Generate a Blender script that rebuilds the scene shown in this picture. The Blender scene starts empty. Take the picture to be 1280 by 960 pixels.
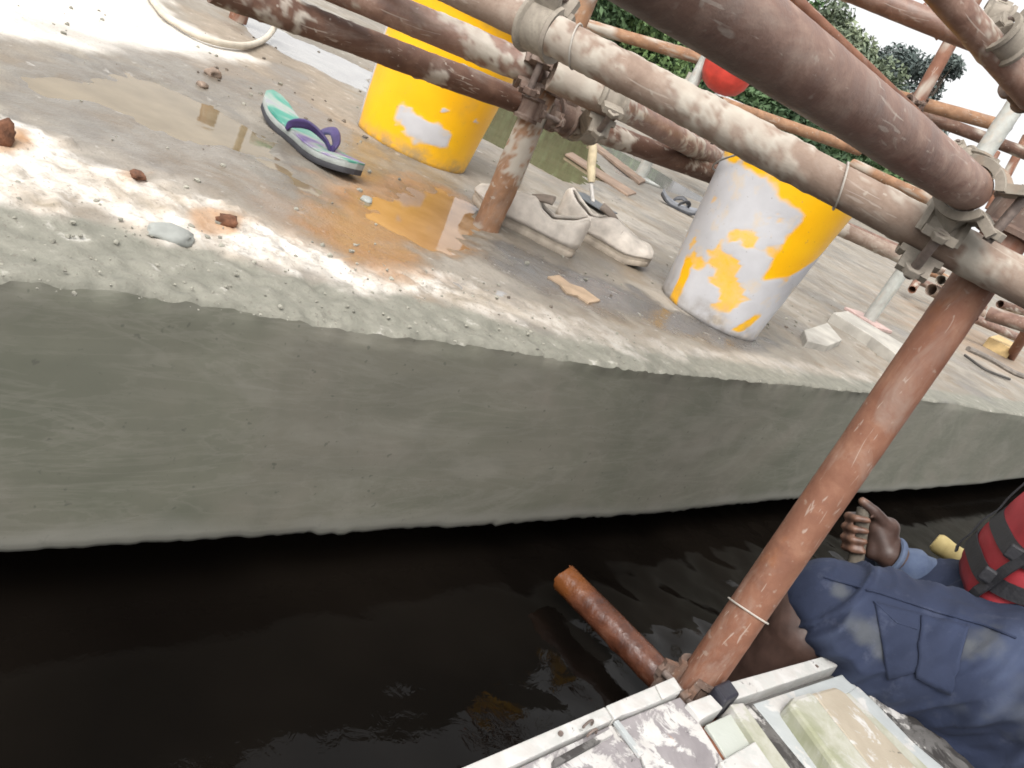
import bpy, bmesh, math, random
import numpy as np
from mathutils import Vector, Matrix, Quaternion
random.seed(7); np.random.seed(7)
C = bpy.context.scene.collection
SC = bpy.context.scene

# ------------------------------------------------------------------ camera
F_PX, ROLL, PITCH, CAM_H = 1000.0, math.radians(27.8), math.radians(21.9), 0.36
_f = Vector((0, math.cos(PITCH), -math.sin(PITCH)))
_r0 = Vector((1, 0, 0)); _u0 = _r0.cross(_f)
_r = _r0 * math.cos(ROLL) + _u0 * math.sin(ROLL)
_u = -_r0 * math.sin(ROLL) + _u0 * math.cos(ROLL)
CAM = Vector((0, 0, CAM_H))
cd = bpy.data.cameras.new('camera'); cam = bpy.data.objects.new('camera', cd); C.objects.link(cam)
cam.matrix_world = Matrix(((_r.x, _u.x, -_f.x, 0), (_r.y, _u.y, -_f.y, 0), (_r.z, _u.z, -_f.z, CAM_H), (0, 0, 0, 1)))
cd.sensor_width = 36; cd.lens = F_PX / 1280 * 36; cd.clip_start = 0.02; cd.clip_end = 3000
SC.camera = cam

# ------------------------------------------------------------------ sky, sun, exposure
SUN_EL, SUN_AZ = math.radians(54), math.radians(196)      # azimuth from +Y towards +X
w = bpy.data.worlds.new('World'); SC.world = w; w.use_nodes = True
nt = w.node_tree; nt.nodes.clear()
sky = nt.nodes.new('ShaderNodeTexSky'); sky.sky_type = 'NISHITA'; sky.sun_disc = False
sky.sun_elevation = SUN_EL; sky.sun_rotation = SUN_AZ; sky.air_density = 1.0; sky.dust_density = 6.0; sky.ozone_density = 1.0
hs = nt.nodes.new('ShaderNodeHueSaturation'); hs.inputs['Saturation'].default_value = 0.22
bg = nt.nodes.new('ShaderNodeBackground'); bg.inputs['Strength'].default_value = 0.15
wo = nt.nodes.new('ShaderNodeOutputWorld')
veil = nt.nodes.new('ShaderNodeMix'); veil.data_type = 'RGBA'; veil.blend_type = 'LIGHTEN'; veil.inputs['Factor'].default_value = 1.0; veil.inputs[7].default_value = (3.9, 3.92, 3.95, 1)   # even cloud cover
nt.links.new(sky.outputs[0], hs.inputs['Color']); nt.links.new(hs.outputs[0], veil.inputs[6]); nt.links.new(veil.outputs[2], bg.inputs[0]); nt.links.new(bg.outputs[0], wo.inputs[0])
sd = bpy.data.lights.new('sun', 'SUN'); sd.energy = 0.7; sd.angle = math.radians(30); sd.color = (1, .96, .9)
sun = bpy.data.objects.new('sun', sd); C.objects.link(sun)
sdir = Vector((math.sin(SUN_AZ) * math.cos(SUN_EL), math.cos(SUN_AZ) * math.cos(SUN_EL), math.sin(SUN_EL)))
sun.rotation_euler = sdir.to_track_quat('Z', 'Y').to_euler()
SC.view_settings.view_transform = 'Standard'; SC.view_settings.look = 'None'
SC.view_settings.exposure = 0.9; SC.view_settings.gamma = 1.0
SC.render.engine = 'CYCLES'
SC.cycles.use_denoising = True
SC.cycles.max_bounces = 6
SC.cycles.filter_width = 1.7

# ------------------------------------------------------------------ placing helpers (survey points of the site)
def ray(px, py): return _r * ((px - 640) / F_PX) - _u * ((py - 480) / F_PX) + _f
def at(px, py, d): return CAM + ray(px, py) * d                     # a point at depth d
def G(px, py, z=0.0):                                               # a point on the level plane z
    d = ray(px, py); return CAM + d * ((z - CAM_H) / d.z)
def proj(p):
    q = Vector(p) - CAM; z = q.dot(_f); return 640 + F_PX * q.dot(_r) / z, 480 - F_PX * q.dot(_u) / z
EO = Vector((.166, 1.206, 0)); EU = Vector((.664, .748, 0)).normalized(); EN = Vector((-EU.y, EU.x, 0))   # slab edge: origin, along, inward
def st(s, t, z=0.0): return EO + EU * s + EN * t + Vector((0, 0, z))

# ------------------------------------------------------------------ numpy noise
def _h(ix, iy, iz, seed):
    n = (ix.astype(np.int64) * 374761393 + iy.astype(np.int64) * 668265263 + iz.astype(np.int64) * 2147483647 + seed * 1274126177) & 0xffffffff
    n = ((n ^ (n >> 13)) * 1274126177) & 0xffffffff
    n = ((n ^ (n >> 16)) * 2246822519) & 0xffffffff
    return ((n ^ (n >> 15)) & 0xffffff) / float(0xffffff)
def vn(P, seed=0):
    I = np.floor(P); f = P - I; f = f * f * f * (f * (f * 6 - 15) + 10)
    I = I.astype(np.int64); x, y, z = I[:, 0], I[:, 1], I[:, 2]; a, b, c = f[:, 0], f[:, 1], f[:, 2]
    L = lambda p, q, t: p + (q - p) * t
    r = L(L(L(_h(x, y, z, seed), _h(x + 1, y, z, seed), a), L(_h(x, y + 1, z, seed), _h(x + 1, y + 1, z, seed), a), b),
          L(L(_h(x, y, z + 1, seed), _h(x + 1, y, z + 1, seed), a), L(_h(x, y + 1, z + 1, seed), _h(x + 1, y + 1, z + 1, seed), a), b), c)
    return r * 2 - 1
def fbm(P, sc=1.0, o=4, seed=0):
    P = np.asarray(P, float) * sc; s = 0; a = 1; t = 0
    for k in range(o):
        s = s + a * vn(P + 17.3 * k, seed + k); t += a; a *= .5; P = P * 2.03
    return s / t * 1.4
def sstep(a, b, x):
    t = np.clip((x - a) / (b - a), 0, 1); return t * t * (3 - 2 * t)
def p3(xy): return np.column_stack([xy, np.zeros(len(xy))])
def poly_sd(pts, XY):                                               # signed distance, positive inside
    pts = np.array(pts); n = len(pts); d = np.full(len(XY), 1e9); ins = np.zeros(len(XY), bool)
    for i in range(n):
        a = pts[i]; b = pts[(i + 1) % n]; ab = b - a; L = ab @ ab + 1e-12
        t = np.clip(((XY - a) @ ab) / L, 0, 1); q = XY - a - t[:, None] * ab
        d = np.minimum(d, np.hypot(q[:, 0], q[:, 1]))
        c = (a[1] > XY[:, 1]) != (b[1] > XY[:, 1])
        with np.errstate(divide='ignore', invalid='ignore'):
            xi = (b[0] - a[0]) * (XY[:, 1] - a[1]) / (b[1] - a[1]) + a[0]
        ins ^= c & (XY[:, 0] < xi)
    return np.where(ins, d, -d)
def gpoly(px): return [tuple(G(*p)[:2]) for p in px]

# ------------------------------------------------------------------ object helpers
def link(name, me, mat=None, parent=None, loc=None, smooth=True):
    o = bpy.data.objects.new(name, me); C.objects.link(o)
    if mat: me.materials.append(mat)
    if parent: o.parent = parent
    if loc is not None: o.location = loc
    if smooth and len(me.polygons): me.polygons.foreach_set('use_smooth', [True] * len(me.polygons))
    return o
def mesh_np(name, V, Fc, mat=None, parent=None, loc=None, smooth=True, attrs=None):
    me = bpy.data.meshes.new(name); me.from_pydata([tuple(v) for v in V], [], [tuple(f) for f in Fc])
    for k, a in (attrs or {}).items():
        at_ = me.attributes.new(k, 'FLOAT', 'POINT'); at_.data.foreach_set('value', np.asarray(a, np.float32))
    me.update()
    return link(name, me, mat, parent, loc, smooth)
def bm_obj(name, bm, mat=None, parent=None, loc=None, smooth=False, bevel=0.0, auto=None):
    bmesh.ops.recalc_face_normals(bm, faces=bm.faces)
    me = bpy.data.meshes.new(name); bm.to_mesh(me); bm.free()
    o = link(name, me, mat, parent, loc, smooth)
    if bevel:
        m = o.modifiers.new('bevel', 'BEVEL'); m.width = bevel; m.segments = 2; m.limit_method = 'ANGLE'; m.angle_limit = math.radians(40)
    if smooth: me.set_sharp_from_angle(angle=math.radians(auto or 40))
    return o
def thing(name, label, cat, loc=(0, 0, 0), group=None, rot=None):
    o = bpy.data.objects.new(name, None); C.objects.link(o); o.location = loc; o.empty_display_size = .05
    if rot is not None: o.rotation_mode = 'QUATERNION'; o.rotation_quaternion = rot
    return tag(o, label, cat, group)
def tag(o, label, cat, group=None):
    o['label'] = label; o['category'] = cat
    if group: o['group'] = group
    return o
def kind(o, k='structure'): o['kind'] = k; return o
def grid_faces(n, m, wrap=False):
    F = []; mm = m if wrap else m - 1
    for i in range(n - 1):
        for j in range(mm):
            k = (j + 1) % m
            F.append((i * m + j, i * m + k, (i + 1) * m + k, (i + 1) * m + j))
    return F
def box(bm, c, ax, ay, az):
    c = Vector(c); vs = []
    for sx in (-1, 1):
        for sy in (-1, 1):
            for sz in (-1, 1): vs.append(bm.verts.new(c + Vector(ax) * sx + Vector(ay) * sy + Vector(az) * sz))
    for f in ((0, 1, 3, 2), (4, 6, 7, 5), (0, 4, 5, 1), (2, 3, 7, 6), (0, 2, 6, 4), (1, 5, 7, 3)): bm.faces.new([vs[i] for i in f])
def frame(axis):
    a = Vector(axis).normalized(); x = a.orthogonal().normalized(); return x, a.cross(x), a
def cyl(bm, a, b, r, n=12, r2=None, cap=True, ph=0.0):
    a = Vector(a); b = Vector(b); x, y, _ = frame(b - a); r2 = r if r2 is None else r2; A = []; B = []
    for i in range(n):
        t = 2 * math.pi * i / n + ph; e = x * math.cos(t) + y * math.sin(t)
        A.append(bm.verts.new(a + e * r)); B.append(bm.verts.new(b + e * r2))
    for i in range(n): bm.faces.new((A[i], A[(i + 1) % n], B[(i + 1) % n], B[i]))
    if cap: bm.faces.new(A[::-1]); bm.faces.new(B)
def sweep(bm, pts, r, n=8, cap=True):
    pts = [Vector(p) for p in pts]; R = r if isinstance(r, (list, tuple)) else [r] * len(pts); rings = []; nx = None
    for i, p in enumerate(pts):
        d = (pts[min(i + 1, len(pts) - 1)] - pts[max(i - 1, 0)]).normalized()
        if nx is None: nx = d.orthogonal().normalized()
        nx = (nx - d * nx.dot(d)).normalized(); ny = d.cross(nx)
        rings.append([bm.verts.new(p + (nx * math.cos(2 * math.pi * k / n) + ny * math.sin(2 * math.pi * k / n)) * R[i]) for k in range(n)])
    for a, b in zip(rings, rings[1:]):
        for k in range(n): bm.faces.new((a[k], a[(k + 1) % n], b[(k + 1) % n], b[k]))
    if cap: bm.faces.new(rings[0][::-1]); bm.faces.new(rings[-1])
def spline(pts, n=8):
    pts = [Vector(p) for p in pts]; P = [pts[0] * 2 - pts[1]] + pts + [pts[-1] * 2 - pts[-2]]; out = []
    for i in range(1, len(P) - 2):
        for k in range(n):
            t = k / n; a, b, c, d = P[i - 1:i + 3]
            out.append(.5 * ((2 * b) + (c - a) * t + (2 * a - 5 * b + 4 * c - d) * t * t + (3 * b - a - 3 * c + d) * t ** 3))
    out.append(pts[-1]); return out
def prism(bm, poly, z0, z1):
    A = [bm.verts.new((p[0], p[1], z0)) for p in poly]; B = [bm.verts.new((p[0], p[1], z1)) for p in poly]; n = len(poly)
    for i in range(n): bm.faces.new((A[i], A[(i + 1) % n], B[(i + 1) % n], B[i]))
    bm.faces.new(A[::-1]); bm.faces.new(B)

# ------------------------------------------------------------------ material helpers
class M:
    def __init__(s, name):
        s.m = bpy.data.materials.new(name); s.m.use_nodes = True; s.t = s.m.node_tree; s.n = s.t.nodes
        s.b = s.n['Principled BSDF']; s.tc = s.n.new('ShaderNodeTexCoord'); s.co = s.tc.outputs['Object']
    def set(s, sock, v):
        if hasattr(v, 'is_linked') or isinstance(v, bpy.types.NodeSocket): s.t.links.new(v, sock)
        elif isinstance(v, (tuple, list)): sock.default_value = (*v, 1) if len(v) == 3 and sock.type == 'RGBA' else v
        else: sock.default_value = v
    def p(s, **k):
        for a, v in k.items(): s.set(s.b.inputs[a.replace('_', ' ')], v)
        return s
    def map(s, scale=(1, 1, 1), co=None, loc=(0, 0, 0)):
        n = s.n.new('ShaderNodeMapping'); n.inputs['Scale'].default_value = scale; n.inputs['Location'].default_value = loc
        s.t.links.new(co or s.co, n.inputs[0]); return n.outputs[0]
    def noise(s, sc, det=4, rough=.55, co=None, dist=0):
        n = s.n.new('ShaderNodeTexNoise'); n.inputs['Scale'].default_value = sc; n.inputs['Detail'].default_value = det
        n.inputs['Roughness'].default_value = rough; n.inputs['Distortion'].default_value = dist
        s.t.links.new(co or s.co, n.inputs['Vector']); return n.outputs['Fac']
    def vor(s, sc, feat='F1', co=None):
        n = s.n.new('ShaderNodeTexVoronoi'); n.feature = feat; n.inputs['Scale'].default_value = sc
        s.t.links.new(co or s.co, n.inputs['Vector']); return n.outputs['Distance']
    def ramp(s, f, *st_):
        n = s.n.new('ShaderNodeValToRGB'); e = n.color_ramp.elements
        while len(e) < len(st_): e.new(.5)
        for k, (q, c) in enumerate(st_):
            e[k].position = q; c = (c, c, c) if isinstance(c, (int, float)) else c; e[k].color = (*c, 1)
        s.t.links.new(f, n.inputs[0]); return n.outputs[0]
    def mix(s, f, a, b, mode='MIX'):
        n = s.n.new('ShaderNodeMix'); n.data_type = 'RGBA'; n.blend_type = mode
        s.set(n.inputs['Factor'], f); s.set(n.inputs[6], a); s.set(n.inputs[7], b); return n.outputs[2]
    def math(s, op, a, b=0.0):
        n = s.n.new('ShaderNodeMath'); n.operation = op; s.set(n.inputs[0], a); s.set(n.inputs[1], b); return n.outputs[0]
    def attr(s, name):
        n = s.n.new('ShaderNodeAttribute'); n.attribute_name = name; return n.outputs['Fac']
    def bump(s, h, strength=.3, dist=.01):
        n = s.n.new('ShaderNodeBump'); n.inputs['Strength'].default_value = strength; n.inputs['Distance'].default_value = dist
        prev = s.b.inputs['Normal']
        if prev.is_linked: s.t.links.new(prev.links[0].from_socket, n.inputs['Normal'])
        s.t.links.new(h, n.inputs['Height']); s.t.links.new(n.outputs[0], prev); return s
def c8(r, g, b):                                                    # sRGB byte colour to linear
    return tuple(((v / 255 + .055) / 1.055) ** 2.4 if v > 10 else v / 255 / 12.92 for v in (r, g, b))
def simple(name, col, rough=.6, var=.25, sc=30, bump=.15, metal=0.0):
    m = M(name); n = m.noise(sc, 5); d = tuple(x * (1 - var) for x in col); l = tuple(min(1, x * (1 + var)) for x in col)
    m.p(Base_Color=m.ramp(n, (.3, d), (.7, l)), Roughness=rough, Metallic=metal)
    if bump: m.bump(m.noise(sc * 4, 4), bump, .003)
    return m.m

# ------------------------------------------------------------------ materials
def pipe_mat(name, dark, mid, light, rough=.55, cement=(.345, .31, .26), spk=.6):
    m = M(name); n1 = m.noise(22, 6, .6, dist=.4); n2 = m.noise(7, 3, .5, co=m.map((1, 1, .35)))
    base = m.ramp(n1, (.28, dark), (.5, mid), (.75, light))
    base = m.mix(m.ramp(n2, (.4, 0.), (.7, .6)), base, m.mix(.5, base, light))
    fine = m.noise(160, 3, .6)
    base = m.mix(m.math('MULTIPLY', m.ramp(fine, (.55, 0.), (.75, 1.)), .35), base, dark)
    orange = m.ramp(m.noise(14, 4, .6, co=m.map((1, 1, .6), loc=(3, 1, 2))), (.62, 0.), (.74, 1.))
    base = m.mix(m.math('MULTIPLY', orange, .5), base, (.36, .13, .035))
    grime = m.ramp(m.noise(10, 6, .7, dist=1.2, co=m.map((1, 1, .5), loc=(6, 2, 5))), (.46, 0.), (.62, .75)); base = m.mix(grime, base, m.mix(.55, dark, mid))
    dust = m.ramp(m.noise(18, 6, .7, dist=.8, co=m.map((1, 1, .28), loc=(2, 9, 4))), (.50, 0.), (.72, .5)); base = m.mix(dust, base, (.30, .255, .215))
    scr = m.ramp(m.noise(70, 3, .5, dist=2.5, co=m.map((1, 1, .15), loc=(7, 7, 7))), (.66, 0.), (.70, .5)); base = m.mix(scr, base, (.38, .33, .28))
    sp = m.attr('splat'); cem = m.mix(m.ramp(m.noise(60, 4), (.35, 0.), (.7, 1.)), cement, tuple(x * 1.1 for x in cement))
    dots = m.ramp(m.noise(95, 2, .4), (.68, 0.), (.74, spk))
    f = m.math('MAXIMUM', sp, dots)
    m.p(Base_Color=m.mix(f, base, cem), Roughness=m.ramp(n1, (.3, rough), (.7, min(.95, rough + .25))))
    m.bump(m.noise(120, 5, .65), .35, .002); return m.m
P_BROWN = pipe_mat('pipe_brown', (.085, .043, .030), (.178, .098, .070), (.32, .225, .175), .40, spk=.4)
P_RED = pipe_mat('pipe_red', (.115, .044, .024), (.185, .078, .044), (.26, .135, .085), .6, spk=.3)
P_PALE = pipe_mat('pipe_cement', (.135, .082, .056), (.235, .170, .130), (.33, .275, .225), .7)
P_DARK = pipe_mat('pipe_dark_rust', (.048, .022, .013), (.098, .046, .028), (.18, .105, .07), .6)
P_ORANGE = pipe_mat('pipe_orange', (.12, .06, .03), (.26, .135, .07), (.36, .22, .13), .65)
P_GALV = pipe_mat('pipe_galvanised', (.24, .24, .22), (.36, .37, .34), (.48, .49, .46), .5, spk=.2)
COUP = pipe_mat('coupler_cement', (.10, .085, .065), (.235, .205, .165), (.36, .325, .27), .75, spk=.3)
COUP_D = pipe_mat('coupler_rust', (.045, .024, .018), (.12, .075, .055), (.22, .17, .14), .7, spk=.3)
BOLT = simple('bolt_steel', (.13, .10, .085), .6, .4, 90, .3)
m = M('wet_pipe'); n1 = m.noise(18, 5, .6)
m.p(Base_Color=m.mix(m.ramp(m.attr('tip'), (.0, 0.), (1., 1.)), m.ramp(n1, (.3, (.035, .012, .007)), (.55, (.10, .035, .018)), (.8, (.22, .12, .08))), (.13, .043, .012)),
    Roughness=m.ramp(n1, (.3, .12), (.8, .45)))
m.bump(m.noise(70, 5), .5, .004); WETP = m.m

def concrete_top():
    m = M('concrete_top'); n1 = m.noise(3.2, 6, .6, dist=.6); n2 = m.noise(28, 5, .65); n3 = m.noise(190, 3, .6); n4 = m.noise(9, 5, .62, co=m.map((1, 1, 1), loc=(4, 2, 0)), dist=1.0)
    base = m.ramp(n1, (.25, (.165, .145, .115)), (.5, (.245, .222, .185)), (.75, (.33, .30, .26)))
    base = m.mix(m.ramp(n4, (.42, 0.), (.62, .85)), base, m.ramp(m.noise(5, 4, .6, co=m.map((1, 1, 1), loc=(9, 3, 0))), (.35, (.20, .155, .105)), (.65, (.165, .155, .14))))
    base = m.mix(m.attr('sand'), base, m.ramp(n2, (.3, (.20, .16, .115)), (.7, (.31, .255, .195))))
    base = m.mix(m.attr('pale'), base, m.ramp(n2, (.3, (.50, .465, .41)), (.7, (.62, .59, .54))))
    base = m.mix(m.attr('mortar'), base, m.ramp(n2, (.3, (.135, .134, .108)), (.7, (.225, .218, .180))))
    eff = m.attr('eff'); effm = m.math('MULTIPLY', eff, m.ramp(n2, (.36, .25), (.54, 1.)))
    base = m.mix(effm, base, m.ramp(n4, (.32, (.26, .22, .165)), (.44, (.42, .37, .31)), (.60, (.62, .59, .54))))
    rust = m.attr('rust'); base = m.mix(m.math('MULTIPLY', rust, m.ramp(n2, (.25, .55), (.6, 1.))), base, m.ramp(n4, (.3, (.29, .145, .058)), (.7, (.40, .245, .13))))
    wet = m.attr('wet'); base = m.mix(wet, base, m.mix(1.0, base, (.62, .60, .58), 'MULTIPLY'))
    dk = m.attr('dark'); base = m.mix(m.math('MULTIPLY', dk, m.ramp(n2, (.3, .5), (.55, 1.))), base, (.085, .083, .082))
    speck = m.ramp(n3, (.60, 0.), (.70, .6)); base = m.mix(speck, base, (.12, .105, .085))
    base = m.mix(m.math('MULTIPLY', m.ramp(n2, (.62, 0.), (.72, .5)), m.math('SUBTRACT', 1.0, eff)), base, (.55, .53, .49))
    m.p(Base_Color=base, Roughness=m.mix(wet, (.9, .9, .9), m.ramp(n2, (.35, .06), (.65, .28))))
    m.b.inputs['Specular IOR Level'].default_value = .5
    m.bump(n3, .28, .003); m.bump(n2, .35, .008); return m.m
def render_face():
    m = M('mortar_render'); n1 = m.noise(2.2, 5, .55, co=m.map((1, 1, 1.2)), dist=1.2); n2 = m.noise(11, 5, .6, co=m.map((.8, .8, 1.1)), dist=.9); n3 = m.noise(220, 3, .6)
    base = m.ramp(n1, (.28, (.112, .117, .086)), (.5, (.146, .143, .110)), (.70, (.182, .167, .136)))
    base = m.mix(m.ramp(n2, (.45, 0.), (.7, .4)), base, (.108, .110, .085))
    base = m.mix(m.ramp(m.noise(5, 4, .6, co=m.map((.7, .7, 1.5), loc=(1, 5, 2)), dist=1.6), (.54, 0.), (.66, .45)), base, (.205, .196, .162))
    for sc_, mp_, lc_, amt in ((5, (.55, .55, 3.2), (2, 2, 8), .22), (7, (.5, .5, 2.6), (5, 1, 3), .16)):          # trowel sweeps
        tr = m.ramp(m.noise(sc_, 5, .6, dist=1.8, co=m.map(mp_, loc=lc_)), (.485, 0.), (.505, 1.), (.56, 0.)); base = m.mix(m.math('MULTIPLY', tr, amt), base, (.225, .215, .18))
    pit = m.ramp(m.noise(75, 2, .5, co=m.map((1, 1, 1), loc=(3, 3, 3))), (.70, 0.), (.74, .6)); base = m.mix(pit, base, (.075, .075, .06))
    base = m.mix(m.attr('wipe'), base, (.20, .195, .168))
    base = m.mix(m.ramp(n3, (.64, 0.), (.74, .35)), base, (.085, .085, .068))
    m.p(Base_Color=base, Roughness=.66); m.bump(n3, .10, .0015); m.bump(n2, .05, .006); return m.m
def water_mat():
    m = M('river_water'); n = m.noise(2.0, 3)
    m.p(Base_Color=m.ramp(n, (.35, (.0028, .0022, .0018)), (.7, (.0075, .0058, .0044))), Roughness=.04, IOR=1.33, Specular_IOR_Level=.26)
    m.bump(m.noise(38, 4, .55, dist=.6), .05, .01); m.bump(m.noise(8, 2, .5), .06, .02); return m.m
def puddle_mat(name, a, b):
    m = M(name); n = m.noise(14, 4)
    m.p(Base_Color=m.ramp(n, (.3, a), (.7, b)), Roughness=.03, IOR=1.33); m.bump(m.noise(9, 2), .03, .01); m.bump(m.noise(45, 3), .035, .004); return m.m
CONC, FACE, WATER = concrete_top(), render_face(), water_mat()
UNDER = simple('slab_underside', (.05, .048, .042), .9)
# ------------------------------------------------------------------ SETTING: slab, face, water, ground
def spaced(a, b, d0, lo, hi, g=1.09):
    mid = list(np.arange(lo, hi + 1e-9, d0)); L = []; x = lo; d = d0
    while x > a: d *= g; x -= d; L.append(max(x, a))
    R = []; x = hi; d = d0
    while x < b: d *= g; x += d; R.append(min(x, b))
    return np.array(L[::-1] + mid + R)
S = spaced(-4.0, 22.0, .0055, -1.05, 1.15); T = spaced(0.0, 15.0, .0055, 0.0, 1.05, 1.07)
SS, TT = np.meshgrid(S, T, indexing='ij'); s_, t_ = SS.ravel(), TT.ravel()
edge_w = (fbm(np.column_stack([S, S * 0, S * 0]), 9, 4, 3) * .005 + fbm(np.column_stack([S, S * 0, S * 0]), 45, 3, 5) * .0022)   # ragged arris
edge_in = np.interp(S, [-.95, -.86, -.67, -.58, -.37, 0, .3, .6, 1.01, 1.5, 2.23, 3], [.026, .024, .025, .016, .013, 0, .012, .022, .034, .03, .01, 0])
tt2 = t_ + np.repeat(edge_in + edge_w, len(T)) * np.exp(-t_ / .06)
XY = np.column_stack([EO.x + EU.x * s_ + EN.x * tt2, EO.y + EU.y * s_ + EN.y * tt2]); Pn = p3(XY)
nz = fbm(Pn, 14, 4, 21); nz2 = fbm(Pn, 45, 3, 31); nzl = fbm(Pn, 3.5, 3, 41)
def pm(px, soft=.03, amp=.03): return sstep(-soft, soft, poly_sd(gpoly(px), XY) + nz * amp + nz2 * amp * .4)
a_eff = pm([(-40, 130), (60, 172), (120, 203), (210, 225), (300, 262), (380, 300), (440, 325), (500, 338), (560, 338), (640, 365), (700, 388), (760, 410), (830, 428), (900, 440), (1000, 452), (1110, 470), (1110, 478), (990, 462), (900, 450), (820, 442), (740, 428), (640, 400), (560, 376), (470, 358), (400, 347), (330, 332), (250, 300), (180, 285), (120, 262), (60, 258), (0, 250), (-60, 245)], .022, .034)
a_eff = a_eff * (.34 + .66 * sstep(.1, -.5, s_))
a_mort = np.maximum(pm([(-80, 240), (60, 262), (180, 290), (250, 305), (330, 335), (400, 350), (470, 360), (560, 380), (640, 404), (740, 432), (820, 446), (900, 452), (1110, 480), (1300, 505), (1300, 560), (-80, 420)], .012, .012), sstep(.10, .05, t_) * (s_ < 3))
a_pale = pm([(-60, -60), (185, -40), (215, 20), (330, 78), (270, 76), (200, 68), (120, 62), (60, 52), (-60, 38)], .03, .03)
a_sand = pm([(230, 10), (420, 70), (470, 170), (420, 205), (330, 110), (230, 75)], .06, .08) * .8
a_wet = np.maximum.reduce([pm([(-30, 62), (140, 78), (260, 112), (320, 175), (420, 235), (560, 235), (600, 300), (560, 335), (430, 325), (300, 255), (200, 212), (60, 160), (-30, 125)], .04, .06) * .75,
    pm([(600, 120), (760, 170), (860, 250), (800, 250), (740, 240), (640, 190), (590, 160)], .06, .1) * .7,
    pm([(640, 300), (720, 340), (830, 380), (960, 425), (900, 435), (790, 405), (690, 375), (610, 330)], .03, .04), sstep(.15, .6, nzl) * .7])
a_dark = np.maximum(pm([(625, 300), (690, 325), (800, 365), (880, 400), (960, 424), (900, 432), (800, 400), (700, 366), (640, 335)], .02, .035) * .75, pm([(840, 385), (945, 425), (990, 425), (960, 440), (880, 425)], .02, .03) * .6)
a_rust = np.maximum.reduce([pm([(400, 222), (480, 205), (560, 240), (575, 300), (500, 345), (430, 322), (385, 285)], .04, .05) * .95,
    pm([(-20, 165), (30, 165), (50, 180), (20, 195), (-20, 195)], .01, .012) * .9, pm([(240, 262), (300, 272), (300, 296), (250, 290)], .008, .01) * .8,
    pm([(150, 212), (190, 215), (190, 232), (150, 228)], .008, .01) * .7, pm([(330, 240), (480, 300), (470, 340), (340, 290)], .05, .06) * .35,
    pm([(690, 345), (700, 344), (748, 376), (738, 382)], .004, .006) * .8, pm([(1150, 380), (1280, 440), (1280, 470), (1120, 400)], .3, .3) * .35])
PUD = [('brown', [(45, 108), (80, 100), (110, 108), (170, 97), (270, 128), (310, 158), (372, 182), (345, 196), (270, 182), (200, 162), (170, 150), (130, 132), (60, 120)]),
       ('brown', [(318, 192), (400, 230), (425, 243), (400, 246), (365, 228)]),
       ('orange', [(462, 244), (545, 234), (606, 262), (588, 300), (545, 318), (505, 298), (452, 268)]),
       ('olive', [(560, 110), (660, 135), (740, 178), (755, 222), (715, 232), (650, 195), (580, 160)]),
       ('grey', [(300, 12), (480, 95), (465, 118), (400, 88), (305, 40)]),
       ('grey', [(740, 170), (830, 215), (900, 260), (840, 240), (770, 215)]),
       ('grey', [(640, 375), (560, 352), (590, 345), (660, 368)])]
dep = np.zeros(len(XY)); PLEV = -.0035
for _, px in PUD: dep = np.maximum(dep, sstep(-.05, .05, poly_sd(gpoly(px), XY) - .008 + nz * .045 + nz2 * .022))
Z = nzl * .0022 + nz * .0013 + nz2 * .0009 - dep * .0085
Z = np.maximum(Z, -.0030 - dep * .02) 
Z += a_eff * (np.abs(fbm(Pn, 40, 5, 51)) * .007 + nz2 * .002) + a_mort * (fbm(Pn, 60, 4, 61) * .0022) * sstep(.9, -.2, s_) * 1.6
rd = np.clip(t_ / .007, 0, 1); Z -= (1 - np.sqrt(1 - (1 - rd) ** 2)) * .005 + sstep(.02, 0, t_) * np.abs(nz2) * .003
a_wet = np.maximum(a_wet, dep * .9)
V = np.column_stack([XY, Z])
slab = kind(mesh_np('concrete_deck', V, grid_faces(len(S), len(T)), CONC, attrs=dict(eff=a_eff, mortar=a_mort * (1 - a_eff), pale=a_pale, sand=a_sand, wet=a_wet, dark=a_dark, rust=a_rust)))
def slab_z(x, y):
    d = Vector((x, y, 0)) - EO; i = int(np.clip(np.searchsorted(S, d.dot(EU)), 0, len(S) - 1)); j = int(np.clip(np.searchsorted(T, d.dot(EN)), 0, len(T) - 1))
    return float(Z[i * len(T) + j])
PMAT = dict(brown=puddle_mat('puddle_brown', (.15, .115, .065), (.21, .165, .10)), orange=puddle_mat('puddle_orange', (.24, .135, .060), (.33, .20, .10)),
            olive=puddle_mat('puddle_olive', (.12, .105, .06), (.17, .15, .09)), grey=puddle_mat('puddle_grey', (.22, .21, .20), (.30, .29, .27)))
for ip, (col, px) in enumerate(PUD):
    P = np.array(gpoly(px)); lo, hi = P.min(0) - .06, P.max(0) + .06; cs_ = .018; gx = np.arange(lo[0], hi[0], cs_); gy = np.arange(lo[1], hi[1], cs_)
    GX, GY = np.meshgrid(gx, gy, indexing='ij'); Q = np.column_stack([GX.ravel(), GY.ravel()]); ins = poly_sd(P, Q) > -.05
    keep = [f for f in grid_faces(len(gx), len(gy)) if ins[list(f)].any()]; used = sorted({v for f in keep for v in f}); ix = {v: k for k, v in enumerate(used)}
    o = kind(mesh_np('puddle', np.column_stack([Q[used], np.full(len(used), PLEV - .0003 * ip)]), [tuple(ix[v] for v in f) for f in keep], PMAT[col]))
    if o.data.polygons[0].normal.z < 0: o.data.flip_normals()
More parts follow.
